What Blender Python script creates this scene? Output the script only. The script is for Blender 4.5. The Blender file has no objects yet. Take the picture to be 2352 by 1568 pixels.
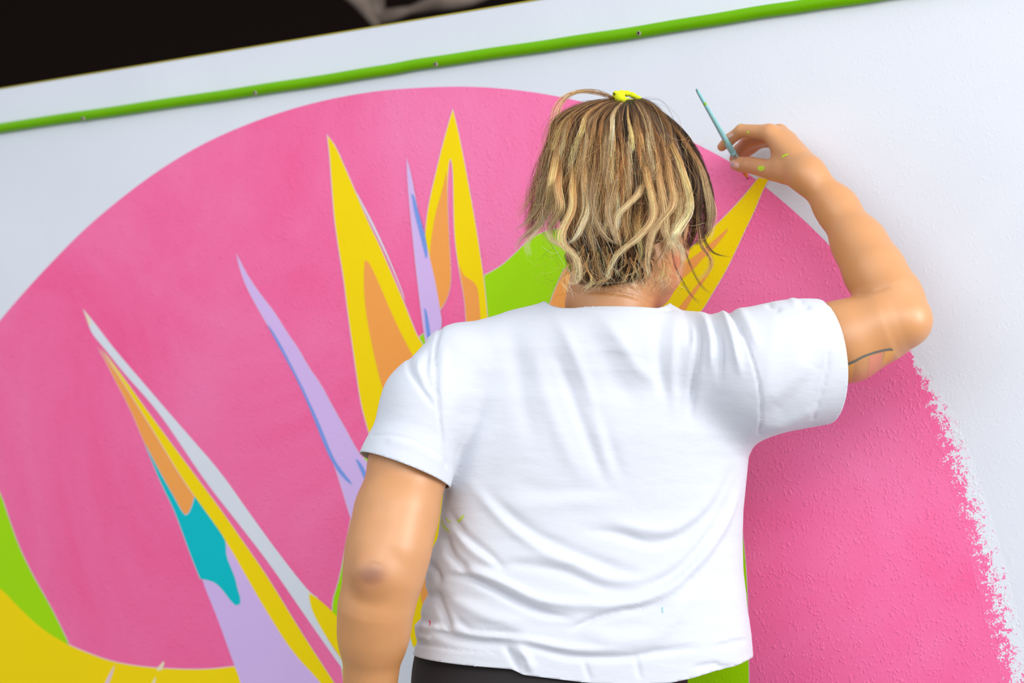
import bpy, bmesh, math, random
import numpy as np
from mathutils import Vector, Matrix
from mathutils.bvhtree import BVHTree

rnd = random.Random(7)
RNG = np.random.default_rng(7)
SC = bpy.context.scene
COL = SC.collection

# ------------------------------------------------------------------ camera
F, CX, CY = 3920.0, 1176.0, 784.0            # focal length and centre in 2352x1568 pixels
CAMZ = 1.22
PITCH = math.atan((1097 - 784) / F)
cam = bpy.data.cameras.new('camera'); camo = bpy.data.objects.new('camera', cam); COL.objects.link(camo)
camo.location = (0, 0, CAMZ); camo.rotation_euler = (math.pi / 2 + PITCH, 0, 0)
cam.sensor_width = 36.0; cam.lens = F / 2352 * 36.0
cam.clip_start = 0.05; cam.clip_end = 60
cam.dof.use_dof = True; cam.dof.focus_distance = 2.14; cam.dof.aperture_fstop = 4.5
SC.camera = camo

# ------------------------------------------------------------------ light
world = bpy.data.worlds.new('world'); SC.world = world; world.use_nodes = True
wb = world.node_tree.nodes['Background']
wb.inputs[0].default_value = (0.86, 0.92, 1.0, 1); wb.inputs[1].default_value = 0.80


def area(name, loc, target, size, size_y, power, colour=(1, 1, 1)):
    l = bpy.data.lights.new(name, 'AREA'); l.shape = 'RECTANGLE'; l.size = size; l.size_y = size_y
    l.energy = power; l.color = colour
    o = bpy.data.objects.new(name, l); COL.objects.link(o); o.location = loc
    o.rotation_euler = (Vector(target) - Vector(loc)).to_track_quat('-Z', 'Y').to_euler()
    return o


area('window_light_right', (2.75, 0.05, 2.4), (0.25, 2.2, 1.3), 1.3, 1.6, 80, (1.0, 0.985, 0.975))
area('window_light_behind', (0.6, -2.2, 3.3), (0.1, 2.4, 1.35), 2.8, 1.6, 70, (1.0, 0.99, 0.97))
area('wall_fill_left', (-3.0, -1.6, 3.0), (-0.2, 2.6, 1.3), 3.4, 2.2, 42, (0.93, 0.965, 1.0))  # added fill that lifts the left of the wall, not a real window
SC.view_settings.view_transform = 'Standard'; SC.view_settings.look = 'None'
SC.view_settings.gamma = 1.0; SC.view_settings.use_curve_mapping = False
SC.view_settings.exposure = 0.0
SC.cycles.max_bounces = 6; SC.cycles.diffuse_bounces = 3; SC.cycles.glossy_bounces = 2; SC.cycles.transmission_bounces = 4; SC.cycles.use_denoising = True

# ------------------------------------------------------------------ geometry of the place
SP, CP = math.sin(PITCH), math.cos(PITCH)
CAM = np.array([0, 0, CAMZ])


def ray(px, py):
    x = (px - CX) / F; u = (CY - py) / F
    return np.array([x, CP - SP * u, SP + CP * u])


def P(px, py, Y):
    """the world point at forward distance Y that is seen at a pixel of the photograph"""
    d = ray(px, py)
    return CAM + d * (Y / d[1])


WD = np.array([-0.8583, 0.5132, 0.0])         # along the wall, away to the left
WN = np.array([-0.5132, -0.8583, 0.0])        # out of the wall, towards the viewer
W0 = P(1718, 410, 2.42)


def W(px, py, off=0.0):
    d = ray(px, py)
    t = np.dot(W0 + WN * off - CAM, WN) / np.dot(d, WN)
    return CAM + d * t


def to_px(V):
    V = np.asarray(V) - CAM
    f = V[:, 1] * CP + V[:, 2] * SP; u = -V[:, 1] * SP + V[:, 2] * CP
    return CX + F * V[:, 0] / f, CY - F * u / f


def wall_pt(s, z, off=0.0):
    p = W0 + WD * s + WN * off
    return (p[0], p[1], z)


# ------------------------------------------------------------------ helpers
def lin(c):
    return tuple(((v / 255) / 12.92 if v / 255 <= 0.04045 else ((v / 255 + 0.055) / 1.055) ** 2.4) for v in c) + (1.0,)


def material(name):
    m = bpy.data.materials.new(name); m.use_nodes = True
    return m, m.node_tree.nodes, m.node_tree.links, m.node_tree.nodes['Principled BSDF']


def simple(name, rgb, rough=0.6, spec=0.5, metal=0.0):
    m, n, l, b = material(name)
    b.inputs['Base Color'].default_value = lin(rgb); b.inputs['Roughness'].default_value = rough
    b.inputs['Specular IOR Level'].default_value = spec; b.inputs['Metallic'].default_value = metal
    return m


def put(name, me, mats=(), parent=None, smooth=True):
    o = bpy.data.objects.new(name, me); COL.objects.link(o)
    for m in (mats if isinstance(mats, (list, tuple)) else [mats]):
        me.materials.append(m)
    if smooth:
        me.polygons.foreach_set('use_smooth', [True] * len(me.polygons))
    if parent: o.parent = parent
    return o


def mesh(name, V, Fc):
    me = bpy.data.meshes.new(name)
    me.from_pydata([tuple(map(float, v)) for v in V], [], [tuple(int(i) for i in f) for f in Fc]); me.update()
    return me


def fast_mesh(name, V, Fc):
    me = bpy.data.meshes.new(name); V = np.asarray(V, np.float32); Fc = np.asarray(Fc, np.int32)
    k = Fc.shape[1]
    me.vertices.add(len(V)); me.vertices.foreach_set('co', V.ravel())
    me.loops.add(len(Fc) * k); me.loops.foreach_set('vertex_index', Fc.ravel())
    me.polygons.add(len(Fc)); me.polygons.foreach_set('loop_start', np.arange(0, len(Fc) * k, k, dtype=np.int32))
    me.update(calc_edges=True); me.validate()
    return me


def tag(o, label=None, cat=None, group=None, kind=None):
    if label: o['label'] = label
    if cat: o['category'] = cat
    if group: o['group'] = group
    if kind: o['kind'] = kind
    return o


def empty(name, loc):
    o = bpy.data.objects.new(name, None); COL.objects.link(o); o.location = tuple(map(float, loc)); return o


def hang(o, root):
    """parent keeping the place in the world (roots are unrotated)"""
    o.parent = root; o.matrix_parent_inverse = Matrix.Translation(root.location).inverted()
    return o


def box_pts(c, hx, hy, hz, ax=(1, 0, 0), ay=(0, 1, 0), az=(0, 0, 1)):
    c, ax, ay, az = map(np.array, (c, ax, ay, az))
    return [c + ax * hx * a + ay * hy * b + az * hz * d for d in (-1, 1) for b in (-1, 1) for a in (-1, 1)]


BOXF = [(0, 2, 3, 1), (4, 5, 7, 6), (0, 1, 5, 4), (2, 6, 7, 3), (0, 4, 6, 2), (1, 3, 7, 5)]


def catmull(pts, n, closed=False):
    p = np.asarray(pts, float); k = len(p)
    out = []
    seg = k if closed else k - 1
    for i in range(seg):
        if closed: a, b, c, d = p[(i - 1) % k], p[i], p[(i + 1) % k], p[(i + 2) % k]
        else: a, b, c, d = p[max(i - 1, 0)], p[i], p[i + 1], p[min(i + 2, k - 1)]
        for j in range(n):
            t = j / n
            out.append(0.5 * ((2 * b) + (c - a) * t + (2 * a - 5 * b + 4 * c - d) * t * t + (3 * b - a - 3 * c + d) * t ** 3))
    if not closed: out.append(p[-1])
    return np.array(out)


def resample(pts, m):
    p = catmull(pts, 12)
    s = np.r_[0, np.cumsum(np.linalg.norm(np.diff(p, axis=0), axis=1))]
    q = np.linspace(0, s[-1], m)
    return np.stack([np.interp(q, s, p[:, i]) for i in range(p.shape[1])], 1)


def tube(path, radii, sides=10, cap=True):
    path = np.asarray(path, float); n = len(path)
    radii = np.broadcast_to(np.asarray(radii, float), (n,)) if np.ndim(radii) < 2 else np.asarray(radii)
    T = np.gradient(path, axis=0); T /= np.linalg.norm(T, axis=1)[:, None]
    ref = np.array([0.0, 0.0, 1.0]) if abs(T[0][2]) < 0.9 else np.array([1.0, 0, 0])
    V, Fc = [], []
    for i in range(n):
        a = np.cross(T[i], ref); a /= np.linalg.norm(a); b = np.cross(T[i], a)
        for k in range(sides):
            th = 2 * math.pi * k / sides
            V.append(path[i] + radii[i] * (a * math.cos(th) + b * math.sin(th)))
    for i in range(n - 1):
        for k in range(sides):
            k2 = (k + 1) % sides
            Fc.append((i * sides + k, i * sides + k2, (i + 1) * sides + k2, (i + 1) * sides + k))
    if cap:
        Fc.append(tuple(range(sides))); Fc.append(tuple((n - 1) * sides + k for k in reversed(range(sides))))
    return V, Fc


# ------------------------------------------------------------------ materials of the wall and the mural
def add_relief(n, l, b, strength=0.35, dist=0.0012):
    g = n.new('ShaderNodeNewGeometry')
    mp = n.new('ShaderNodeMapping'); mp.inputs['Scale'].default_value = (1.0, 1.0, 0.8)
    mp.inputs['Rotation'].default_value = (0, 0.35, 0)
    l.new(g.outputs['Position'], mp.inputs['Vector'])
    nd = n.new('ShaderNodeTexNoise'); nd.inputs['Scale'].default_value = 90; nd.inputs['Detail'].default_value = 2
    l.new(mp.outputs['Vector'], nd.inputs['Vector'])
    va_ = n.new('ShaderNodeVectorMath'); va_.operation = 'MULTIPLY_ADD'; va_.inputs[1].default_value = (0.012, 0.012, 0.012)
    l.new(nd.outputs['Color'], va_.inputs[0]); l.new(mp.outputs['Vector'], va_.inputs[2])
    vo = n.new('ShaderNodeTexVoronoi'); vo.inputs['Scale'].default_value = 185
    l.new(va_.outputs[0], vo.inputs['Vector'])
    r = n.new('ShaderNodeMapRange'); r.interpolation_type = 'SMOOTHSTEP'
    r.inputs['From Min'].default_value = 0.46; r.inputs['From Max'].default_value = 0.12
    l.new(vo.outputs['Distance'], r.inputs['Value'])
    ng = n.new('ShaderNodeTexNoise'); ng.inputs['Scale'].default_value = 55; ng.inputs['Detail'].default_value = 2
    l.new(g.outputs['Position'], ng.inputs['Vector'])
    rg = n.new('ShaderNodeMapRange'); rg.inputs['From Min'].default_value = 0.32; rg.inputs['From Max'].default_value = 0.60
    l.new(ng.outputs['Fac'], rg.inputs['Value'])
    rm = n.new('ShaderNodeMath'); rm.operation = 'MULTIPLY'; l.new(r.outputs['Result'], rm.inputs[0]); l.new(rg.outputs['Result'], rm.inputs[1])
    n2 = n.new('ShaderNodeTexNoise'); n2.inputs['Scale'].default_value = 340; n2.inputs['Detail'].default_value = 2.0
    l.new(g.outputs['Position'], n2.inputs['Vector'])
    m2 = n.new('ShaderNodeMath'); m2.operation = 'MULTIPLY_ADD'; m2.inputs[1].default_value = 0.22
    l.new(n2.outputs['Fac'], m2.inputs[0]); l.new(rm.outputs['Value'], m2.inputs[2])
    bp = n.new('ShaderNodeBump'); bp.inputs['Strength'].default_value = strength; bp.inputs['Distance'].default_value = dist
    l.new(m2.outputs['Value'], bp.inputs['Height']); l.new(bp.outputs['Normal'], b.inputs['Normal'])
    return g


def paint(name, rgb, rgb2=None, rough=0.42, strength=0.55, wash=0.5, scale=3.0, spec=0.12):
    m, n, l, b = material(name)
    g = add_relief(n, l, b, strength)
    b.inputs['Roughness'].default_value = rough; b.inputs['Specular IOR Level'].default_value = spec
    if rgb2:
        nz = n.new('ShaderNodeTexNoise'); nz.inputs['Scale'].default_value = scale; nz.inputs['Detail'].default_value = 6
        nz.inputs['Roughness'].default_value = 0.6; nz.inputs['Distortion'].default_value = 0.6
        l.new(g.outputs['Position'], nz.inputs['Vector'])
        r = n.new('ShaderNodeMapRange'); r.inputs['From Min'].default_value = 0.38; r.inputs['From Max'].default_value = 0.68
        r.inputs['To Max'].default_value = wash
        l.new(nz.outputs['Fac'], r.inputs['Value'])
        mx = n.new('ShaderNodeMix'); mx.data_type = 'RGBA'
        mx.inputs['A'].default_value = lin(rgb); mx.inputs['B'].default_value = lin(rgb2)
        l.new(r.outputs['Result'], mx.inputs['Factor']); l.new(mx.outputs['Result'], b.inputs['Base Color'])
    else:
        b.inputs['Base Color'].default_value = lin(rgb)
    return m


WHITE = (229, 232, 239)
PINKA, PINKB = (252, 92, 152), (255, 140, 190)
M_wall = paint('white_wall_paint', WHITE, (216, 220, 229), rough=0.55, strength=0.12, wash=0.6, scale=1.6)
M_pink = paint('pink_paint', PINKA, PINKB, rough=0.34, strength=0.5, wash=0.7, scale=1.7, spec=0.3)
M_yellow = paint('yellow_paint', (255, 222, 2), (252, 214, 4), rough=0.45, strength=0.2)
M_green = paint('lime_green_paint', (168, 226, 4), (160, 218, 4), rough=0.45, strength=0.2)
M_lilac = paint('lilac_paint', (222, 190, 242), (214, 182, 236), rough=0.45, strength=0.2)
M_orange = paint('orange_paint', (254, 168, 84), (252, 160, 72), rough=0.45, strength=0.2)
M_teal = paint('turquoise_paint', (2, 196, 204), (2, 186, 196), rough=0.4, strength=0.2)
M_blue = paint('blue_paint', (128, 160, 232), (122, 152, 228), rough=0.45, strength=0.4)
M_pale = paint('pale_outline_paint', (236, 200, 222), None, rough=0.5, strength=0.4)
M_cream = paint('cream_paint', (244, 228, 190), None, rough=0.5, strength=0.4)

# ragged dry-roller edge: the pink thins out to the white wall under it
m, n, l, b = material('dry_roller_edge'); M_ragged = m
g = add_relief(n, l, b, 0.3); b.inputs['Roughness'].default_value = 0.42
at = n.new('ShaderNodeAttribute'); at.attribute_name = 'edge'
nz = n.new('ShaderNodeTexNoise'); nz.inputs['Scale'].default_value = 420; nz.inputs['Detail'].default_value = 3; nz.inputs['Roughness'].default_value = 0.6
nz2 = n.new('ShaderNodeTexNoise'); nz2.inputs['Scale'].default_value = 110; nz2.inputs['Detail'].default_value = 2
l.new(g.outputs['Position'], nz.inputs['Vector']); l.new(g.outputs['Position'], nz2.inputs['Vector'])
ad = n.new('ShaderNodeMath'); ad.operation = 'MULTIPLY_ADD'; ad.inputs[1].default_value = 0.8
l.new(nz2.outputs['Fac'], ad.inputs[0]); l.new(nz.outputs['Fac'], ad.inputs[2])
rr = n.new('ShaderNodeMapRange'); rr.inputs['From Min'].default_value = 0.0; rr.inputs['From Max'].default_value = 1.0
rr.inputs['To Min'].default_value = 0.68; rr.inputs['To Max'].default_value = 1.14
l.new(at.outputs['Fac'], rr.inputs['Value'])
sb = n.new('ShaderNodeMath'); sb.operation = 'SUBTRACT'; l.new(ad.outputs[0], sb.inputs[0]); l.new(rr.outputs[0], sb.inputs[1])
st = n.new('ShaderNodeMapRange'); st.inputs['From Min'].default_value = -0.02; st.inputs['From Max'].default_value = 0.03
l.new(sb.outputs[0], st.inputs['Value'])
mx = n.new('ShaderNodeMix'); mx.data_type = 'RGBA'; mx.inputs['A'].default_value = lin(WHITE); mx.inputs['B'].default_value = lin((253, 108, 166))
l.new(st.outputs[0], mx.inputs['Factor']); l.new(mx.outputs['Result'], b.inputs['Base Color'])

M_dark = simple('unlit_dark', (36, 25, 23), 0.95, 0.1)  # darkness of the unlit space beyond the wall, put into the colour
M_floor = paint('grey_screed', (150, 150, 150), (135, 134, 132), rough=0.8, strength=0.2)
M_rail = paint('lime_gloss_paint', (116, 184, 2), (106, 172, 2), rough=0.3, strength=0.15, scale=9)
M_cap = simple('mustard_edge', (196, 178, 40), 0.6)
M_nail = simple('dull_nail', (168, 148, 146), 0.6)

# ------------------------------------------------------------------ room shell
zt = W(0, 205)[2]
VW = []
s0, s1 = -1.5, 5.0
mid = 0.5 * (s0 + s1)
c = W0 + WD * mid
me = mesh('wall_front', box_pts((c[0] - WN[0] * 0.06, c[1] - WN[1] * 0.06, zt / 2), (s1 - s0) / 2, 0.06, zt / 2, WD, WN), BOXF)
wall = put('wall_front', me, M_wall, smooth=False)
tag(wall, 'white textured wall carrying the pink mural, its top edge against the dark', kind='structure')
me = mesh('trim_1', box_pts((c[0] - WN[0] * 0.059, c[1] - WN[1] * 0.059, zt + 0.001), (s1 - s0) / 2, 0.0605, 0.0007, WD, WN), BOXF)
o = put('trim_1', me, M_cap, smooth=False); tag(o, 'thin mustard edge line along the top of the wall', kind='structure')
me = mesh('floor', box_pts((-1.0, 2.0, -0.05), 11, 6.5, 0.05), BOXF)
o = put('floor', me, M_floor, smooth=False); tag(o, 'grey floor', kind='structure')
me = mesh('wall_back', box_pts((-1.0, 8.3, 2.5), 11.0, 0.05, 2.5), BOXF)
o = put('wall_back', me, M_dark, smooth=False); tag(o, 'wall beyond the mural wall, coloured almost black for the unlit space', kind='structure')
me = mesh('ceiling', box_pts((-1.0, 6.6, 4.2), 11.0, 1.75, 0.05), BOXF)
o = put('ceiling', me, M_dark, smooth=False); tag(o, 'ceiling beyond the mural wall, coloured dark for the unlit space', kind='structure')

# ------------------------------------------------------------------ the mural (paint layers on the wall)
def smooth_outline(pts):
    """rounds gentle turns, keeps sharp corners"""
    p = np.asarray(pts, float)
    for _ in range(2):
        k = len(p); out = []
        for i in range(k):
            a, b_, c_ = p[i - 1], p[i], p[(i + 1) % k]
            u, v = b_ - a, c_ - b_
            cosv = np.dot(u, v) / (np.linalg.norm(u) * np.linalg.norm(v) + 1e-9)
            if cosv < 0.72: out.append(b_)
            else: out.append(b_ * 0.75 + a * 0.25); out.append(b_ * 0.75 + c_ * 0.25)
        p = np.array(out)
    return p


def grow(p, w):
    k = len(p); A = 0.5 * sum(p[i - 1][0] * p[i][1] - p[i][0] * p[i - 1][1] for i in range(k))
    sgn = 1 if A > 0 else -1; out = []
    for i in range(k):
        a, b_, c_ = p[i - 1], p[i], p[(i + 1) % k]
        u = (b_ - a) / (np.linalg.norm(b_ - a) + 1e-9); v = (c_ - b_) / (np.linalg.norm(c_ - b_) + 1e-9)
        nn = np.array([u[1] + v[1], -(u[0] + v[0])]); ln = np.linalg.norm(nn)
        if ln < 0.35: d = (u - v) / (np.linalg.norm(u - v) + 1e-9) * w * 2.2
        else: d = nn / ln * sgn * w / max(0.35, ln / 2)
        out.append(b_ + d)
    return np.array(out)


def mural(name, pts, mat, layer, outline=0, label=None, raw=False):
    p = np.asarray(pts, float) if raw else smooth_outline(pts)
    V, Fc, mi = [], [], []
    if outline:
        q = grow(p, outline)
        V += [W(x, y, layer * 0.00025) for x, y in q]; Fc.append(tuple(range(len(q)))); mi.append(1)
    k = len(V)
    V += [W(x, y, layer * 0.00025 + 0.0002) for x, y in p]; Fc.append(tuple(range(k, k + len(p)))); mi.append(0)
    me = mesh(name, V, Fc)
    for f in me.polygons:
        f.material_index = mi[f.index]
    o = put(name, me, [mat, M_pale] if outline else [mat], wall, smooth=False)
    if label: o['label'] = label
    return o


right_in = [(2085, 800), (2110, 850), (2140, 920), (2165, 1000), (2190, 1080), (2215, 1160), (2240, 1250), (2262, 1340), (2285, 1430), (2303, 1500), (2318, 1568), (2335, 1680), (2360, 2300)]
right_in = [(x - 14 * min(1, max(0, (y - 800) / 120)), y) for x, y in right_in]
right_out = [(2090, 800), (2124, 850), (2162, 910), (2198, 985), (2228, 1065), (2256, 1150), (2283, 1240), (2308, 1330), (2331, 1430), (2347, 1500), (2362, 1568), (2385, 1680), (2410, 2300)]
top_arc = [(-160, 960), (-90, 850), (0, 735), (60, 665), (130, 590), (200, 520), (290, 445), (380, 380), (480, 322), (600, 272), (720, 235), (850, 210), (960, 201), (1075, 198), (1180, 205), (1290, 222), (1400, 250), (1500, 285), (1600, 330), (1690, 378), (1762, 432), (1830, 490), (1890, 547), (1940, 602), (1990, 665), (2040, 735)]
disc = mural('pink_disc', top_arc + right_in + [(1000, 2300), (-700, 2100), (-700, 1100), (-420, 1060)], M_pink, 1, label='large pink disc painted on the white wall')
me = mesh('pink_disc_edge', [W(x - 6, y, 0.00052) for x, y in catmull(right_in, 4)] + [W(x + 12 * min(1, (y - 800) / 150), y, 0.00030) for x, y in catmull(right_out, 4)],
          [(i, i + 1, i + 50, i + 49) for i in range(48)])
at = me.attributes.new('edge', 'FLOAT', 'POINT'); at.data.foreach_set('value', [0.0] * 49 + [1.0] * 49)
o = put('pink_disc_edge', me, M_ragged, wall, smooth=False); o['label'] = 'ragged dry-rolled pink edge of the disc'

mural('green_crescent', [(-240, 900), (-60, 1020), (0, 1128), (20, 1190), (45, 1260), (80, 1330), (115, 1390), (140, 1440), (158, 1478), (150, 1477), (100, 1447), (50, 1402), (0, 1348), (-300, 1090)], M_green, 2, 1.5)
mural('yellow_ground', [(-300, 1090), (0, 1348), (50, 1402), (100, 1447), (150, 1477), (190, 1495), (260, 1521), (340, 1533), (420, 1537), (480, 1537), (540, 1530), (600, 1700), (700, 2200), (-700, 2100), (-700, 1250)], M_yellow, 2, 2)
mural('pale_streak', [(264, 1526), (252, 1545), (238, 1575), (225, 1590), (248, 1575), (258, 1548)], M_pale, 3)
mural('cream_streak', [(376, 1517), (360, 1535), (362, 1540), (372, 1538), (378, 1524)], M_cream, 3)
mural('cream_streak', [(358, 1553), (346, 1572), (336, 1600), (350, 1590), (357, 1565)], M_cream, 3)
mural('green_petal', [(1113, 632), (1150, 612), (1180, 585), (1205, 560), (1225, 543), (1260, 528), (1320, 520), (1400, 560), (1500, 700), (1600, 850), (1668, 1020), (1700, 1180), (1713, 1290), (1718, 1400), (1720, 1568), (1730, 2250), (900, 2220), (780, 1500), (758, 1396), (780, 1330), (795, 1250), (808, 1182), (825, 1090), (850, 1005), (870, 950), (905, 870), (958, 778), (975, 764), (985, 776), (1010, 800), (1085, 790), (1096, 720)], M_green, 2, 1.5)
# long leaf at the lower left: white stripe, yellow band, orange, turquoise, lilac
mural('white_stripe', [(190, 708), (215, 738), (260, 798), (320, 868), (380, 938), (434, 1000), (507, 1083), (580, 1188), (652, 1286), (710, 1359), (730, 1372), (720, 1410), (745, 1455), (770, 1495), (800, 1535), (793, 1545), (740, 1470), (688, 1395), (616, 1290), (543, 1196), (471, 1105), (404, 1004), (370, 955), (335, 912), (285, 857), (240, 800), (212, 768), (203, 745)], M_wall, 3)
mural('yellow_fleck', [(193, 712), (205, 728), (210, 745), (203, 745)], M_cream, 4)
mural('yellow_band', [(232, 800), (262, 838), (290, 876), (330, 932), (380, 1000), (435, 1074), (507, 1170), (560, 1246), (616, 1326), (688, 1446), (768, 1568), (800, 1620), (790, 1640), (739, 1568), (670, 1496), (609, 1398), (580, 1348), (514, 1232), (446, 1138), (410, 1085), (359, 1000), (300, 905), (255, 835)], M_yellow, 4, 1.2)
mural('orange_band', [(222, 795), (250, 832), (300, 905), (359, 1000), (410, 1085), (446, 1138), (440, 1160), (433, 1177), (426, 1181), (418, 1175), (400, 1142), (370, 1090), (345, 1042), (332, 1018), (300, 940), (262, 868), (238, 820)], M_orange, 3, 1)
mural('turquoise_patch', [(330, 1014), (345, 1042), (370, 1090), (400, 1142), (418, 1176), (426, 1183), (434, 1179), (442, 1160), (447, 1140), (480, 1185), (514, 1232), (519, 1250), (519, 1275), (530, 1302), (541, 1330), (545, 1352), (553, 1375), (551, 1387), (541, 1390), (530, 1380), (512, 1355), (495, 1338), (478, 1332), (460, 1329), (440, 1280), (420, 1225), (400, 1170), (370, 1110), (345, 1050)], M_teal, 4, 1)
mural('lilac_band', [(447, 1250), (500, 1240), (514, 1232), (580, 1348), (609, 1398), (670, 1496), (739, 1568), (800, 1640), (900, 2200), (700, 2190), (555, 1568), (535, 1520), (500, 1420), (462, 1329)], M_lilac, 3)
mural('yellow_petal', [(709, 1362), (725, 1370), (758, 1398), (790, 1432), (850, 1420), (900, 1300), (960, 1150), (1020, 1080), (1100, 1300), (1000, 1484), (948, 1484), (935, 1440), (860, 1500), (880, 1640), (850, 1600), (793, 1525), (770, 1493), (745, 1455), (720, 1410), (712, 1385)], M_yellow, 4)
mural('orange_stripe', [(990, 1260), (975, 1310), (963, 1350), (968, 1380), (972, 1400), (1010, 1380), (1010, 1270)], M_orange, 5)
mural('white_ground', [(900, 1420), (935, 1440), (948, 1484), (1000, 1500), (1000, 2200), (930, 2200), (860, 1500)], M_wall, 5)
# lilac spear
mural('lilac_spear', [(543, 582), (561, 620), (581, 652), (605, 685), (631, 718), (660, 765), (685, 800), (710, 845), (737, 882), (763, 932), (792, 982), (822, 1038), (845, 1064), (890, 1100), (860, 1230), (812, 1206), (806, 1190), (795, 1155), (781, 1108), (766, 1062), (745, 1010), (721, 950), (700, 900), (670, 842), (640, 790), (613, 743), (588, 700), (565, 656), (552, 620)], M_lilac, 3, 1)
mural('blue_stroke', [(613, 744), (620, 750), (645, 790), (665, 830), (690, 878), (712, 925), (735, 975), (755, 1025), (768, 1055), (785, 1080), (808, 1108), (808, 1113), (790, 1100), (770, 1074), (752, 1040), (730, 985), (706, 925), (680, 868), (655, 822), (632, 780)], M_blue, 4)
mural('blue_stroke', [(816, 1053), (826, 1058), (850, 1100), (850, 1120), (838, 1104)], M_blue, 4)
# tall yellow leaf
mural('yellow_leaf', [(752, 312), (770, 334), (792, 385), (816, 440), (845, 510), (870, 560), (900, 630), (926, 690), (946, 742), (961, 778), (1010, 850), (960, 1100), (860, 1030), (852, 1008), (840, 968), (828, 920), (818, 850), (808, 780), (797, 700), (790, 640), (778, 570), (768, 500), (762, 420), (757, 350)], M_yellow, 4, 1.8)
mural('white_line', [(808, 422), (845, 500), (875, 560), (906, 628), (930, 690), (930, 684), (908, 626), (878, 556), (848, 494)], M_wall, 5)
mural('orange_leaf', [(838, 597), (848, 602), (870, 650), (892, 702), (916, 756), (941, 803), (960, 840), (930, 980), (905, 960), (888, 917), (875, 880), (860, 820), (848, 760), (838, 700), (835, 640)], M_orange, 5)
# thin lilac spear and forked yellow leaf
mural('yellow_leaf', [(1040, 252), (1052, 300), (1062, 350), (1075, 420), (1086, 480), (1096, 540), (1105, 600), (1111, 640), (1118, 712), (1124, 780), (1072, 780), (1070, 722), (1066, 680), (1058, 638), (1050, 590), (1044, 540), (1042, 480), (1041, 400), (1038, 372), (1034, 363), (1030, 378), (1027, 430), (1029, 500), (1033, 580), (1036, 630), (1034, 660), (1026, 688), (1012, 710), (1004, 690), (992, 640), (980, 590), (976, 552), (979, 508), (987, 458), (1001, 398), (1015, 340), (1030, 285)], M_yellow, 4, 1.5)
mural('orange_leaf', [(1026, 392), (1015, 440), (1002, 482), (993, 530), (986, 585), (992, 640), (1000, 680), (1012, 708), (1026, 688), (1034, 660), (1036, 630), (1033, 580), (1029, 500), (1027, 440)], M_orange, 5)
mural('orange_leaf', [(1055, 608), (1064, 632), (1082, 643), (1096, 655), (1101, 690), (1106, 780), (1072, 780), (1070, 722), (1066, 680), (1059, 640)], M_orange, 5)
mural('lilac_spear', [(934, 363), (944, 400), (955, 460), (966, 515), (978, 555), (988, 600), (1000, 650), (1010, 710), (1016, 745), (1000, 830), (980, 800), (975, 768), (968, 720), (960, 650), (954, 600), (948, 540), (942, 480), (937, 420)], M_lilac, 6, 1)
mural('blue_stroke', [(945, 444), (951, 448), (962, 490), (974, 530), (981, 565), (982, 588), (978, 594), (970, 562), (960, 522), (950, 482)], M_blue, 7)
mural('blue_stroke', [(974, 706), (980, 712), (990, 770), (986, 790), (979, 768)], M_blue, 7)
# leaf under the painter's hand
mural('yellow_leaf', [(1742, 408), (1722, 434), (1700, 460), (1670, 492), (1640, 521), (1620, 540), (1590, 565), (1560, 590), (1500, 650), (1440, 720), (1400, 800), (1590, 800), (1602, 722), (1616, 708), (1641, 665), (1666, 624), (1690, 575), (1712, 526), (1731, 488), (1750, 440), (1765, 412)], M_yellow, 4, 1.5)
mural('orange_stroke', [(1673, 523), (1670, 532), (1656, 550), (1640, 570), (1615, 592), (1590, 622), (1560, 645), (1530, 670), (1505, 702), (1490, 705), (1510, 660), (1560, 612), (1600, 585), (1630, 560), (1655, 538)], M_orange, 5)
mural('orange_stroke', [(1632, 622), (1622, 640), (1600, 668), (1578, 705), (1560, 740), (1540, 740), (1552, 715), (1580, 680), (1608, 645)], M_orange, 5)
mural('orange_leaf', [(1296, 618), (1284, 645), (1272, 672), (1262, 700), (1340, 720), (1360, 640)], M_orange, 5, 1.5)

# ------------------------------------------------------------------ green bead rail
rail = empty('wooden_rail', W(0, 293))
tag(rail, 'lime green round bead rail fixed along the white wall above the mural', 'rail')
pts = [(-1200, 477), (-600, 385.4), (-250, 332), (0, 294), (300, 250.5), (600, 205), (850, 167), (1000, 142.5), (1250, 105), (1500, 68), (1750, 28.0), (1930, 0), (2200, -41), (3000, -163), (4200, -346)]
rp = np.array([W(x, y, 0.006) for x, y in pts])
wob = catmull(rp, 10); wob[:, 2] += 0.0005 * np.sin(np.arange(len(wob)) * 0.21) + 0.0003 * np.sin(np.arange(len(wob)) * 0.77)
V, Fc = tube(wob, 0.0092, 14)
hang(put('bead', mesh('bead', V, Fc), M_rail), rail)
for x, y in [(190, 270), (585, 211), (1000, 145), (1467, 74), (2005, -8)]:
    c = W(x, y + 2, 0.0146)
    V, Fc = tube([c - WN * 0.003, c + WN * 0.0006, c + WN * 0.0009], [0.0032, 0.0032, 0.0022], 10)
    hang(put('nail_head', mesh('nail_head', V, Fc), M_nail), rail)

# ------------------------------------------------------------------ implicit surfaces
def smin(a, b, k):
    h = np.clip(0.5 + 0.5 * (b - a) / k, 0, 1)
    return b + (a - b) * h - k * h * (1 - h)


def smax(a, b, k):
    return -smin(-a, -b, k)


def cone(p, a, b, ra, rb):
    ab = b - a; t = np.clip((p - a) @ ab / (ab @ ab), 0, 1)
    return np.linalg.norm(p - a - t[:, None] * ab, axis=1) - (ra + (rb - ra) * t)


def ell(p, c, r, R=None):
    q = p - c
    if R is not None: q = q @ R
    r = np.asarray(r); k0 = np.linalg.norm(q / r, axis=1); k1 = np.linalg.norm(q / (r * r), axis=1) + 1e-9
    return k0 * (k0 - 1) / k1


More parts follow.
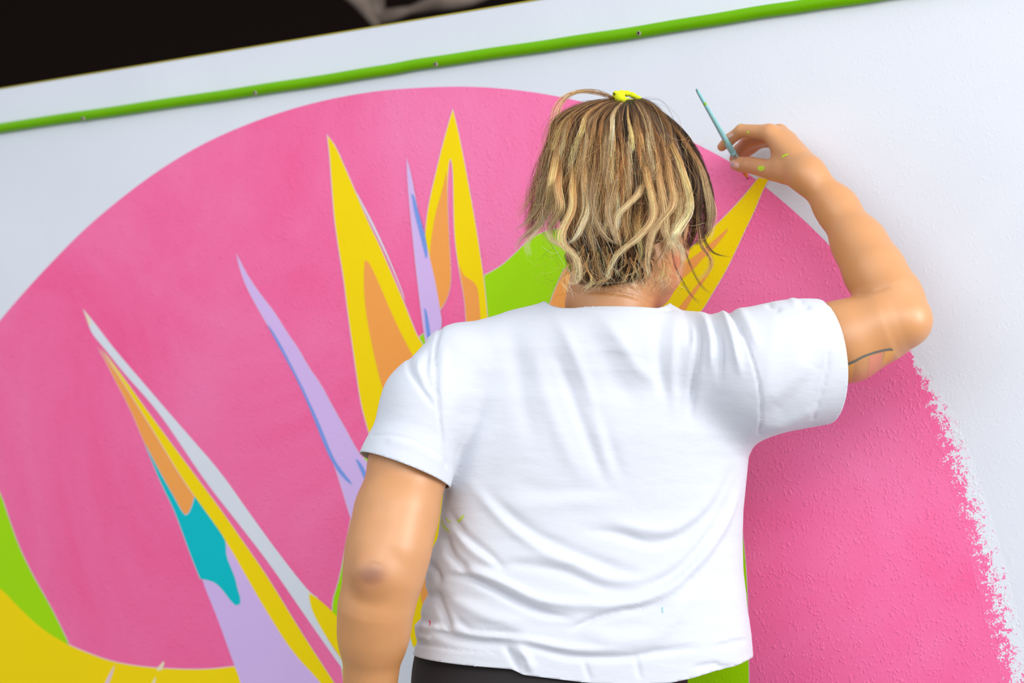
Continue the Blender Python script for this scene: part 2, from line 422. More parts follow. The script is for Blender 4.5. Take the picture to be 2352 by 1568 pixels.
def chain(p, nodes, k=0.01, d=None, kk=None):
    out = None
    for (a, ra), (b, rb) in zip(nodes[:-1], nodes[1:]):
        e = cone(p, a, b, ra, rb)
        out = e if out is None else smin(out, e, k)
    if d is None: return out
    return smin(d, out, kk if kk is not None else k)


def surface_net(f, lo, hi, h, newton=2, slack=1.6):
    B = 8; lo = np.asarray(lo, float); hi = np.asarray(hi, float)
    nb = np.ceil((hi - lo) / (h * B)).astype(int)
    gi = np.stack(np.meshgrid(*[np.arange(k) for k in nb], indexing='ij'), -1).reshape(-1, 3)
    cen = lo + (gi + 0.5) * B * h
    d = f(cen)
    gi = gi[np.abs(d) < B * h * 0.87 * slack]
    corner = np.stack(np.meshgrid(*[np.arange(B + 1)] * 3, indexing='ij'), -1).reshape(-1, 3)
    N = (nb * B + 2).astype(np.int64)
    keys, verts, edges = [], [], [[], [], []]
    offs = np.array([(i, j, k) for i in (0, 1) for j in (0, 1) for k in (0, 1)])
    pairs = [(a, b_) for a in range(8) for b_ in range(a + 1, 8) if np.abs(offs[a] - offs[b_]).sum() == 1]
    for s in range(0, len(gi), 24):
        g = gi[s:s + 24]
        pts = lo + ((g[:, None] * B + corner[None]) * h)
        v = f(pts.reshape(-1, 3)).reshape(len(g), B + 1, B + 1, B + 1)
        cv = np.stack([v[:, o_[0]:B + o_[0], o_[1]:B + o_[1], o_[2]:B + o_[2]] for o_ in offs], -1)
        sg = cv < 0; cnt = sg.sum(-1); act = (cnt > 0) & (cnt < 8)
        idx = np.argwhere(act)
        if len(idx) == 0: continue
        c8 = cv[act]; base = g[idx[:, 0]] * B + idx[:, 1:]
        acc = np.zeros((len(c8), 3)); num = np.zeros(len(c8))
        for a, b_ in pairs:
            x = (c8[:, a] < 0) != (c8[:, b_] < 0)
            t = np.where(x, c8[:, a] / np.where(x, c8[:, a] - c8[:, b_], 1), 0)
            acc += np.where(x[:, None], offs[a] + t[:, None] * (offs[b_] - offs[a]), 0); num += x
        verts.append(lo + (base + acc / num[:, None]) * h)
        keys.append((base[:, 0].astype(np.int64) * N[1] + base[:, 1]) * N[2] + base[:, 2])
        s0_ = c8[:, 0] < 0
        for ax, o_ in enumerate((4, 2, 1)):
            x = s0_ != (c8[:, o_] < 0)
            edges[ax].append(np.c_[base[x], s0_[x]])
    keys = np.concatenate(keys); verts = np.concatenate(verts)
    order = np.argsort(keys); keys = keys[order]; verts = verts[order]
    quads = []
    for ax in range(3):
        e = np.concatenate(edges[ax]); u, w = [(1, 2), (2, 0), (0, 1)][ax]
        du = np.zeros(3, int); du[u] = 1; dw = np.zeros(3, int); dw[w] = 1
        ids, ok = [], np.ones(len(e), bool)
        for o_ in (np.zeros(3, int), -du, -du - dw, -dw):
            q = e[:, :3] + o_
            k = (q[:, 0].astype(np.int64) * N[1] + q[:, 1]) * N[2] + q[:, 2]
            i = np.clip(np.searchsorted(keys, k), 0, len(keys) - 1); ok &= keys[i] == k; ids.append(i)
        q = np.stack(ids, 1); fl = e[:, 3] == 0
        q[fl] = q[fl][:, ::-1]; quads.append(q[ok])
    quads = np.concatenate(quads)
    for _ in range(newton):
        g, d = gradient(f, verts, h * 0.5)
        st_ = np.clip(d, -h, h)[:, None] * g
        verts = verts - 0.8 * st_
    return verts, quads


def evalc(f, V):
    """in slabs, so that far groups can be left out"""
    return np.concatenate([f(V[i:i + 3000]) for i in range(0, len(V), 3000)])


def gradient(f, V, e):
    order = np.argsort(V[:, 2] + np.round(V[:, 0] * 12) * 10); inv = np.argsort(order); V = V[order]
    d = evalc(f, V); g = np.zeros_like(V)
    for i in range(3):
        o_ = np.zeros(3); o_[i] = e
        g[:, i] = evalc(f, V + o_) - evalc(f, V - o_)
    V = V[inv]; d = d[inv]; g = g[inv]
    ln = np.linalg.norm(g, axis=1)[:, None] + 1e-9
    return g / ln, d * (2 * e) / ln[:, 0]


def clip(V, T, g):
    """keeps the part of a triangle mesh where g <= 0, cutting along g = 0"""
    ins = g[T] <= 0; cnt = ins.sum(1)
    keep = [T[cnt == 3]]
    newv, cache = [], {}

    def cut(a, b_):
        k = (min(a, b_), max(a, b_))
        if k not in cache:
            t = g[a] / (g[a] - g[b_]); cache[k] = len(V) + len(newv); newv.append(V[a] + t * (V[b_] - V[a]))
        return cache[k]
    extra = []
    for tri, m_ in zip(T[(cnt == 1) | (cnt == 2)], ins[(cnt == 1) | (cnt == 2)]):
        k = int(np.argmax(m_)) if m_.sum() == 1 else int(np.argmin(m_))
        a, b_, c_ = int(tri[k]), int(tri[(k + 1) % 3]), int(tri[(k + 2) % 3])
        if m_.sum() == 1: extra.append((a, cut(a, b_), cut(a, c_)))
        else:
            ab, ac = cut(a, b_), cut(a, c_); extra += [(ab, b_, c_), (ab, c_, ac)]
    V2 = np.concatenate([V, np.array(newv)]) if newv else V
    T2 = np.concatenate(keep + ([np.array(extra)] if extra else []))
    used = np.unique(T2); remap = np.zeros(len(V2), int); remap[used] = np.arange(len(used))
    return V2[used], remap[T2]


def tri(q):
    return np.concatenate([q[:, [0, 1, 2]], q[:, [0, 2, 3]]])


def seg_dist(x, y, pl):
    best = np.full(len(x), 1e9); par = np.zeros(len(x)); pl = np.asarray(pl, float)
    L = np.r_[0, np.cumsum(np.hypot(*np.diff(pl, axis=0).T))]
    side = np.zeros(len(x))
    for i in range(len(pl) - 1):
        a, b_ = pl[i], pl[i + 1]; ab = b_ - a; l2 = ab @ ab
        t = np.clip(((x - a[0]) * ab[0] + (y - a[1]) * ab[1]) / l2, 0, 1)
        dx, dy = x - a[0] - t * ab[0], y - a[1] - t * ab[1]
        dd = np.hypot(dx, dy); m_ = dd < best
        best = np.where(m_, dd, best); par = np.where(m_, (L[i] + t * math.sqrt(l2)) / L[-1], par)
    return best, par


def sculpt(V, Nr, strokes):
    """presses creases and lifts ridges on the side that faces the viewer; a stroke is (points, width px, height m, taper)"""
    x, y = to_px(V); front = np.clip(-(Nr[:, 1]) * 2.5 + 0.6, 0, 1)
    D = np.zeros(len(V))
    for pts_, w, a, tp in strokes:
        pl = catmull(pts_, 5)
        m_ = (x > pl[:, 0].min() - 3 * w) & (x < pl[:, 0].max() + 3 * w) & (y > pl[:, 1].min() - 3 * w) & (y < pl[:, 1].max() + 3 * w)
        if not m_.any(): continue
        d, t = seg_dist(x[m_], y[m_], pl)
        fall = np.exp(-(d / w) ** 2)
        if tp: fall = fall * np.clip(np.minimum(t, 1 - t) * 4 + 0.12, 0, 1)
        D[m_] += a * fall
    return V + Nr * (D * front)[:, None]


# ------------------------------------------------------------------ the painter: proportions
def rz(a): return np.array([[math.cos(a), -math.sin(a), 0], [math.sin(a), math.cos(a), 0], [0, 0, 1.0]])
def rx(a): return np.array([[1, 0, 0], [0, math.cos(a), -math.sin(a)], [0, math.sin(a), math.cos(a)]])
def ry(a): return np.array([[math.cos(a), 0, math.sin(a)], [0, 1, 0], [-math.sin(a), 0, math.cos(a)]])


HC = P(1440, 508, 2.215)
HR = rz(-0.56) @ rx(-0.2) @ ry(-0.05)           # columns: head's right, face direction, up


def head(p):
    q = (p - HC) @ HR
    d = ell(q, np.array([0, -0.014, 0.022]), (0.074, 0.092, 0.090))
    d = smin(d, ell(q, np.array([0, 0.024, -0.028]), (0.060, 0.064, 0.082)), 0.03)
    d = smin(d, ell(q, np.array([0, 0.052, -0.078]), (0.034, 0.034, 0.026)), 0.03)
    for s in (-1, 1):
        d = smin(d, ell(q, np.array([s * 0.047, 0.020, -0.062]), (0.016, 0.032, 0.026)), 0.025)       # jaw angle
        d = smin(d, ell(q, np.array([s * 0.036, 0.062, -0.024]), (0.022, 0.02, 0.018)), 0.02)       # cheek
        d = smax(d, -ell(q, np.array([s * 0.030, 0.098, 0.004]), (0.017, 0.015, 0.011)), 0.012)     # socket
        d = smin(d, ell(q, np.array([s * 0.030, 0.076, 0.004]), (0.0125, 0.0125, 0.0115)), 0.002)   # eyeball
        d = smin(d, cone(q, np.array([s * 0.014, 0.090, 0.022]), np.array([s * 0.042, 0.078, 0.020]), 0.006, 0.004), 0.01)
        d = smin(d, ell(q, np.array([s * 0.009, 0.096, -0.034]), (0.007, 0.009, 0.006)), 0.005)
        # ear
        E = rz(-s * 0.5)
        e = (q - np.array([s * 0.077, -0.008, -0.016])) @ E
        ea = ell(e, np.zeros(3), (0.0065, 0.0185, 0.030))
        ea = smin(ea, ell(e, np.array([0, -0.004, -0.024]), (0.006, 0.010, 0.012)), 0.008)
        ea = smax(ea, -ell(e, np.array([s * 0.008, 0.002, 0.0]), (0.0075, 0.011, 0.019)), 0.003)
        d = smin(d, ea, 0.005)
    d = smin(d, cone(q, np.array([0, 0.084, 0.008]), np.array([0, 0.104, -0.030]), 0.006, 0.0095), 0.01)
    d = smin(d, ell(q, np.array([0, 0.086, -0.053]), (0.022, 0.010, 0.006)), 0.004)
    d = smin(d, ell(q, np.array([0, 0.084, -0.063]), (0.019, 0.010, 0.006)), 0.004)
    return d


def finger(p, nodes, d, k=0.006):
    c_ = [(P(*a), r) for a, r in nodes]
    return smin(d, chain(p, c_, 0.003), k)


WR = P(1860, 406, 2.262)


def hand(p):
    d = chain(p, [(WR, 0.0188), (P(1800, 325, 2.318), 0.0145)], 0.01)
    mcp = [P(1768, 306, 2.312), P(1790, 305, 2.330), P(1812, 322, 2.342), P(1830, 346, 2.348)]
    for c_, r in zip(mcp, (0.0110, 0.0118, 0.0112, 0.0105)):
        d = smin(d, cone(p, WR + (c_ - WR) * 0.15, c_, 0.0155, r), 0.012)
    d = smin(d, cone(p, P(1790, 325, 2.314), P(1799, 384, 2.300), 0.0105, 0.013), 0.012)      # web of the thumb
    d = finger(p, [((1846, 402, 2.268), 0.0195), ((1776, 391, 2.315), 0.0142), ((1722, 379, 2.352), 0.0112), ((1703, 378, 2.364), 0.0106), ((1690, 378, 2.375), 0.0082)], d, 0.012)
    d = finger(p, [((1768, 304, 2.312), 0.0106), ((1703, 300, 2.340), 0.0090), ((1675, 321, 2.362), 0.0084), ((1658, 337, 2.371), 0.0064)], d, 0.008)
    d = finger(p, [((1790, 306, 2.330), 0.0115), ((1722, 322, 2.372), 0.0108), ((1699, 344, 2.390), 0.0090), ((1686, 364, 2.397), 0.0068)], d, 0.005)
    d = finger(p, [((1812, 322, 2.342), 0.0110), ((1748, 322, 2.376), 0.0104), ((1724, 339, 2.390), 0.0092), ((1708, 356, 2.396), 0.0070)], d, 0.005)
    d = finger(p, [((1830, 346, 2.348), 0.0100), ((1782, 328, 2.378), 0.0080), ((1757, 325, 2.389), 0.0070), ((1745, 331, 2.392), 0.0058)], d, 0.005)
    return d


LW = P(846, 1700, 2.175)                       # wrist of the hanging arm
LDOWN = np.array([0.02, 0.10, -0.99]); LDOWN /= np.linalg.norm(LDOWN)


def left_hand(p):
    ax = np.array([0.35, 0.93, 0.1]); ax -= ax @ LDOWN * LDOWN; ax /= np.linalg.norm(ax)   # across the knuckles
    nx = np.cross(LDOWN, ax)
    d = None
    for i, (o_, L, r) in enumerate([(0.030, 0.070, 0.0088), (0.010, 0.078, 0.0092), (-0.010, 0.072, 0.0088), (-0.029, 0.056, 0.0078)]):
        k_ = LW + LDOWN * 0.085 + ax * o_
        m_ = cone(p, LW + ax * o_ * 0.45, k_, 0.017, 0.0125)
        a = k_ + LDOWN * L * 0.5 + nx * 0.006; b_ = a + LDOWN * L * 0.3 + nx * 0.010; c_ = b_ + LDOWN * L * 0.2 + nx * 0.010
        f_ = chain(p, [(k_, r * 1.15), (a, r), (b_, r * 0.9), (c_, r * 0.75)], 0.003)
        m_ = smin(m_, f_, 0.006)
        d = m_ if d is None else smin(d, m_, 0.005)
    t0 = LW + LDOWN * 0.02 + ax * 0.02; t1 = LW + LDOWN * 0.055 + ax * 0.048 + nx * 0.012
    t2 = t1 + LDOWN * 0.032 + ax * 0.010 + nx * 0.006; t3 = t2 + LDOWN * 0.022
    return smin(d, chain(p, [(t0, 0.016), (t1, 0.0125), (t2, 0.0105), (t3, 0.0080)], 0.005), 0.012)


def arm_right(p):
    up = [(P(1600, 830, 2.20), 0.050), (P(1760, 812, 2.184), 0.049), (P(1945, 783, 2.170), 0.0492), (P(2036, 744, 2.158), 0.0410), (P(2070, 733, 2.152), 0.032)]
    fo = [(P(2086, 732, 2.150), 0.026), (P(2050, 694, 2.166), 0.0382), (P(2008, 622, 2.190), 0.0362), (P(1975, 562, 2.215), 0.0325), (P(1922, 478, 2.245), 0.0252), (WR, 0.0195)]
    d = smin(chain(p, up, 0.02), chain(p, fo, 0.02), 0.012)
    return smin(d, ell(p, P(2094, 742, 2.137), (0.018, 0.018, 0.019)), 0.022)


def arm_left(p):
    up = [(P(1045, 855, 2.205), 0.046), (P(942, 1060, 2.165), 0.0480), (P(910, 1180, 2.14), 0.0488), (P(891, 1265, 2.125), 0.0485), (P(880, 1325, 2.12), 0.047)]
    fo = [(P(880, 1325, 2.12), 0.047), (P(863, 1400, 2.125), 0.0425), (P(857, 1465, 2.135), 0.0393), (P(851, 1560, 2.15), 0.0292), (LW, 0.0235)]
    d = smin(chain(p, up, 0.02), chain(p, fo, 0.02), 0.01)
    return smin(d, ell(p, P(856, 1316, 2.082), (0.020, 0.014, 0.022)), 0.02)


HIPX = P(1262, 1568, 2.24)[0]


def core(p):
    d = chain(p, [(P(1400, 780, 2.200), 0.058), (P(1400, 700, 2.200), 0.0555), (P(1412, 560, 2.205), 0.053)], 0.01)
    tr = ell(p, P(1370, 1010, 2.25), (0.165, 0.088, 0.15))
    tr = smin(tr, ell(p, P(1330, 1330, 2.25), (0.165, 0.088, 0.20)), 0.06)
    tr = smin(tr, ell(p, np.array([HIPX, 2.25, 0.93]), (0.155, 0.092, 0.12)), 0.05)
    tr = smin(tr, cone(p, P(1290, 800, 2.2), P(1060, 850, 2.2), 0.035, 0.040), 0.03)
    tr = smin(tr, cone(p, P(1500, 800, 2.2), P(1640, 830, 2.19), 0.035, 0.045), 0.03)
    return smin(d, tr, 0.014)


def bb(px0, py0, px1, py1, m_=0.05):
    a, b_ = P(px0, py1, 2.0), P(px1, py0, 2.45); a2, b2 = P(px0, py1, 2.45), P(px1, py0, 2.0)
    return np.minimum(a, a2) - m_, np.maximum(b_, b2) + m_


GROUPS = [(core, bb(850, 540, 1760, 1640, 0.03), 0.03), (head, bb(1280, 280, 1640, 740, 0.04), 0.016), (hand, bb(1630, 260, 1900, 450, 0.03), 0.004),
          (arm_right, bb(1580, 380, 2150, 920, 0.03), 0.02), (arm_left, bb(770, 800, 1100, 1730, 0.02), 0.008), (left_hand, bb(740, 1640, 960, 2080, 0.03), 0.012)]


def body(p):
    lo_, hi_ = p.min(0), p.max(0); d = None
    for fn, (a, b_), k in GROUPS:
        if (lo_[0] > b_[0]) or (hi_[0] < a[0]) or (lo_[2] > b_[2]) or (hi_[2] < a[2]): continue
        e = fn(p); d = e if d is None else smin(d, e, k)
    return np.full(len(p), 0.05) if d is None else d


# ------------------------------------------------------------------ skin
m, n, l, b = material('warm_skin'); M_skin = m
va = n.new('ShaderNodeAttribute'); va.attribute_name = 'tone'
nz = n.new('ShaderNodeTexNoise'); nz.inputs['Scale'].default_value = 30; nz.inputs['Detail'].default_value = 5
g = n.new('ShaderNodeNewGeometry'); l.new(g.outputs['Position'], nz.inputs['Vector'])
mx = n.new('ShaderNodeMix'); mx.data_type = 'RGBA'; mx.blend_type = 'MULTIPLY'
r = n.new('ShaderNodeMapRange'); r.inputs['To Min'].default_value = 0.9; r.inputs['To Max'].default_value = 1.06
l.new(nz.outputs['Fac'], r.inputs['Value']); mx.inputs['Factor'].default_value = 1
l.new(va.outputs['Color'], mx.inputs['A']); l.new(r.outputs['Result'], mx.inputs['B']); l.new(mx.outputs['Result'], b.inputs['Base Color'])
b.inputs['Roughness'].default_value = 0.5; b.inputs['Specular IOR Level'].default_value = 0.9
b.inputs['Coat Weight'].default_value = 0.55; b.inputs['Coat Roughness'].default_value = 0.42
b.inputs['Subsurface Weight'].default_value = 0.18; b.inputs['Subsurface Radius'].default_value = (1.0, 0.35, 0.15)
b.inputs['Subsurface Scale'].default_value = 0.012
nf = n.new('ShaderNodeTexNoise'); nf.inputs['Scale'].default_value = 700; nf.inputs['Detail'].default_value = 2
l.new(g.outputs['Position'], nf.inputs['Vector'])
bp = n.new('ShaderNodeBump'); bp.inputs['Strength'].default_value = 0.12; bp.inputs['Distance'].default_value = 0.0006
l.new(nf.outputs['Fac'], bp.inputs['Height']); l.new(bp.outputs['Normal'], b.inputs['Normal'])

person = empty('person', (HIPX, 2.25, 0.0))
tag(person, 'person seen from behind in a white t-shirt, painting the mural with one raised arm', 'person')

bv, bq = surface_net(body, (-0.35, 2.03, 0.70), (0.62, 2.42, 1.72), 0.0026, slack=1.9)
gn, _ = gradient(body, bv, 0.001)
bv = sculpt(bv, gn, [
    ([(1300, 678), (1350, 668), (1420, 672), (1470, 684), (1500, 700)], 5, -0.0030, 1),
    ([(1340, 658), (1400, 652), (1450, 664), (1490, 682)], 5, -0.0024, 1),
    ([(1470, 660), (1488, 672), (1500, 688)], 4, -0.002, 1),
    ([(1958, 681), (1990, 673), (2030, 662), (2046, 655)], 5, -0.0022, 1),
    ([(1762, 330), (1768, 350), (1766, 368)], 3, -0.001, 1),
    ([(822, 1300), (850, 1293), (880, 1300)], 5, -0.0006, 1), ([(828, 1336), (856, 1342), (880, 1334)], 6, -0.0004, 1),
])
me = fast_mesh('body', bv, bq)
x, y = to_px(bv)
tone = np.tile(np.array(lin((214, 148, 88))[:3]), (len(bv), 1))


def blend(mask, rgb):
    global tone
    tone = tone * (1 - mask[:, None]) + np.array(lin(rgb)[:3]) * mask[:, None]


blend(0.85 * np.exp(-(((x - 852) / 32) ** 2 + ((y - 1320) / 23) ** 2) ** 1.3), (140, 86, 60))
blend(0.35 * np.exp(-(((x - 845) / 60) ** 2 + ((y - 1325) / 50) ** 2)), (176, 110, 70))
blend(0.45 * np.exp(-(((x - 1700) / 45) ** 2 + ((y - 345) / 28) ** 2)), (214, 118, 92))
blend(0.55 * np.exp(-(((x - 1550) / 18) ** 2 + ((y - 605) / 26) ** 2)), (228, 104, 70))
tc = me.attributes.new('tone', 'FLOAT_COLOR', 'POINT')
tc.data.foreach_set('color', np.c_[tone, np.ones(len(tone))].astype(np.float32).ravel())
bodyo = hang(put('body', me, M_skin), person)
BV_BODY = BVHTree.FromPolygons([tuple(v) for v in bv], [tuple(q) for q in bq])

# ------------------------------------------------------------------ t-shirt
rows = [(745, 1180, 1600, .050), (775, 1040, 1690, .072), (810, 1000, 1720, .092), (860, 990, 1735, .104), (920, 1000, 1742, .110), (1000, 1012, 1738, .112), (1050, 1018, 1716, .111), (1100, 1021, 1711, .109), (1170, 1014, 1704, .108), (1235, 1005, 1702, .110),
        (1280, 984, 1703, .113), (1310, 978, 1704, .114), (1345, 978, 1708, .116), (1362, 985, 1710, .117), (1385, 972, 1712, .118), (1403, 967, 1714, .119), (1418, 969, 1717, .119), (1434, 953, 1719, .120), (1455, 955, 1722, .121), (1468, 959, 1723, .121), (1480, 955, 1724, .122), (1530, 942, 1728, .122), (1620, 930, 1732, .122)]
YT = 2.245
RZ = np.array([P(1350, r_[0], YT)[2] for r_ in rows])[::-1]
RL = np.array([P(r_[1], r_[0], YT)[0] for r_ in rows])[::-1]
RR = np.array([P(r_[2], r_[0], YT)[0] for r_ in rows])[::-1]
RB = np.array([r_[3] for r_ in rows])[::-1]


def shirt_torso(p):
    z = p[:, 2]; L = np.interp(z, RZ, RL); R = np.interp(z, RZ, RR); B_ = np.interp(z, RZ, RB)
    a = (R - L) / 2; c_ = (R + L) / 2; e = 2.75
    k = (np.abs((p[:, 0] - c_) / a) ** e + np.abs((p[:, 1] - YT) / B_) ** e) ** (1 / e)
    d = (k - 1) * np.minimum(a, B_)
    d = np.maximum(d, z - RZ[-1])
    y_ = ell(p, P(1402, 800, 2.197), (0.125, 0.070, 0.060))
    d = smin(d, y_, 0.03)
    q = p - P(1402, 748, 2.200)
    col = np.maximum((np.sqrt((q[:, 0] / 0.0725) ** 2 + (q[:, 1] / 0.0655) ** 2) - 1) * 0.068, np.abs(q[:, 2]) - 0.029)
    d = smin(d, col, 0.018)
    d = smin(d, cone(p, P(1300, 770, 2.195), P(1075, 818, 2.20), 0.0425, 0.043), 0.03)
    d = smin(d, cone(p, P(1500, 784, 2.195), P(1620, 806, 2.195), 0.0430, 0.0400), 0.02)
    return d


def sleeve_right(p):
    q = p.copy(); q[:, 1] = 2.165 + (q[:, 1] - 2.172) * 1.03
    return chain(q, [(P(1640, 830, 2.165), 0.055), (P(1745, 848, 2.165), 0.0790), (P(1840, 833, 2.165), 0.0775), (P(1990, 822, 2.165), 0.0770)], 0.02)


def sleeve_left(p):
    return chain(p, [(P(1052, 838, 2.19), 0.052), (P(985, 930, 2.175), 0.0570), (P(930, 1080, 2.158), 0.0565), (P(912, 1140, 2.152), 0.0585)], 0.02)


def shirt(p):
    return smin(smin(shirt_torso(p), sleeve_right(p), 0.03), sleeve_left(p), 0.012)


sv, sq = surface_net(shirt, (-0.24, 2.03, 0.93), (0.55, 2.42, 1.47), 0.0030, slack=2.2)
st_ = tri(sq)
# openings: right cuff, left cuff, hem, neck
cr = P(1905, 830, 2.165)
g_ = (sv[:, 0] - cr[0]) + 0.007 - 0.24 * (cr[1] - sv[:, 1]) + 0.10 * (cr[2] - sv[:, 2]) * -1
sv, st_ = clip(sv, st_, g_)
cl = P(932, 1080, 2.158); nl = np.array([-0.34, -0.13, -0.90]); nl /= np.linalg.norm(nl)
g_ = (sv - cl) @ nl
sv, st_ = clip(sv, st_, np.minimum(g_, np.maximum(shirt_torso(sv) - 0.003, np.minimum(P(1036, 1100, 2.12)[0] - sv[:, 0], sv[:, 2] - P(1000, 1128, 2.12)[2]))))
hx = [900, 943, 1050, 1180, 1198, 1240, 1340, 1450, 1540, 1590, 1650, 1690, 1728, 1760]
hy = [1516, 1518, 1526, 1534, 1546, 1551, 1563, 1571, 1565, 1556, 1540, 1535, 1524, 1520]
HXW = np.array([P(a, b_, 2.14)[0] for a, b_ in zip(hx, hy)]); HZW = np.array([P(a, b_, 2.14)[2] for a, b_ in zip(hx, hy)])
g_ = np.interp(sv[:, 0], HXW, HZW) - sv[:, 2]
sv, st_ = clip(sv, st_, g_)
nc = P(1402, 702, 2.13)
dx_ = np.abs(sv[:, 0] - nc[0]); dy_ = sv[:, 1] - nc[1]
g_ = (sv[:, 2] - nc[2]) + 0.02 * dy_ + 0.7 * np.maximum(0, dy_ - 0.09) - 22 * np.maximum(0, dx_ - 0.058) ** 2 - 2 * np.maximum(0, dx_ - 0.085)
sv, st_ = clip(sv, st_, g_)
gn, _ = gradient(shirt, sv, 0.002)
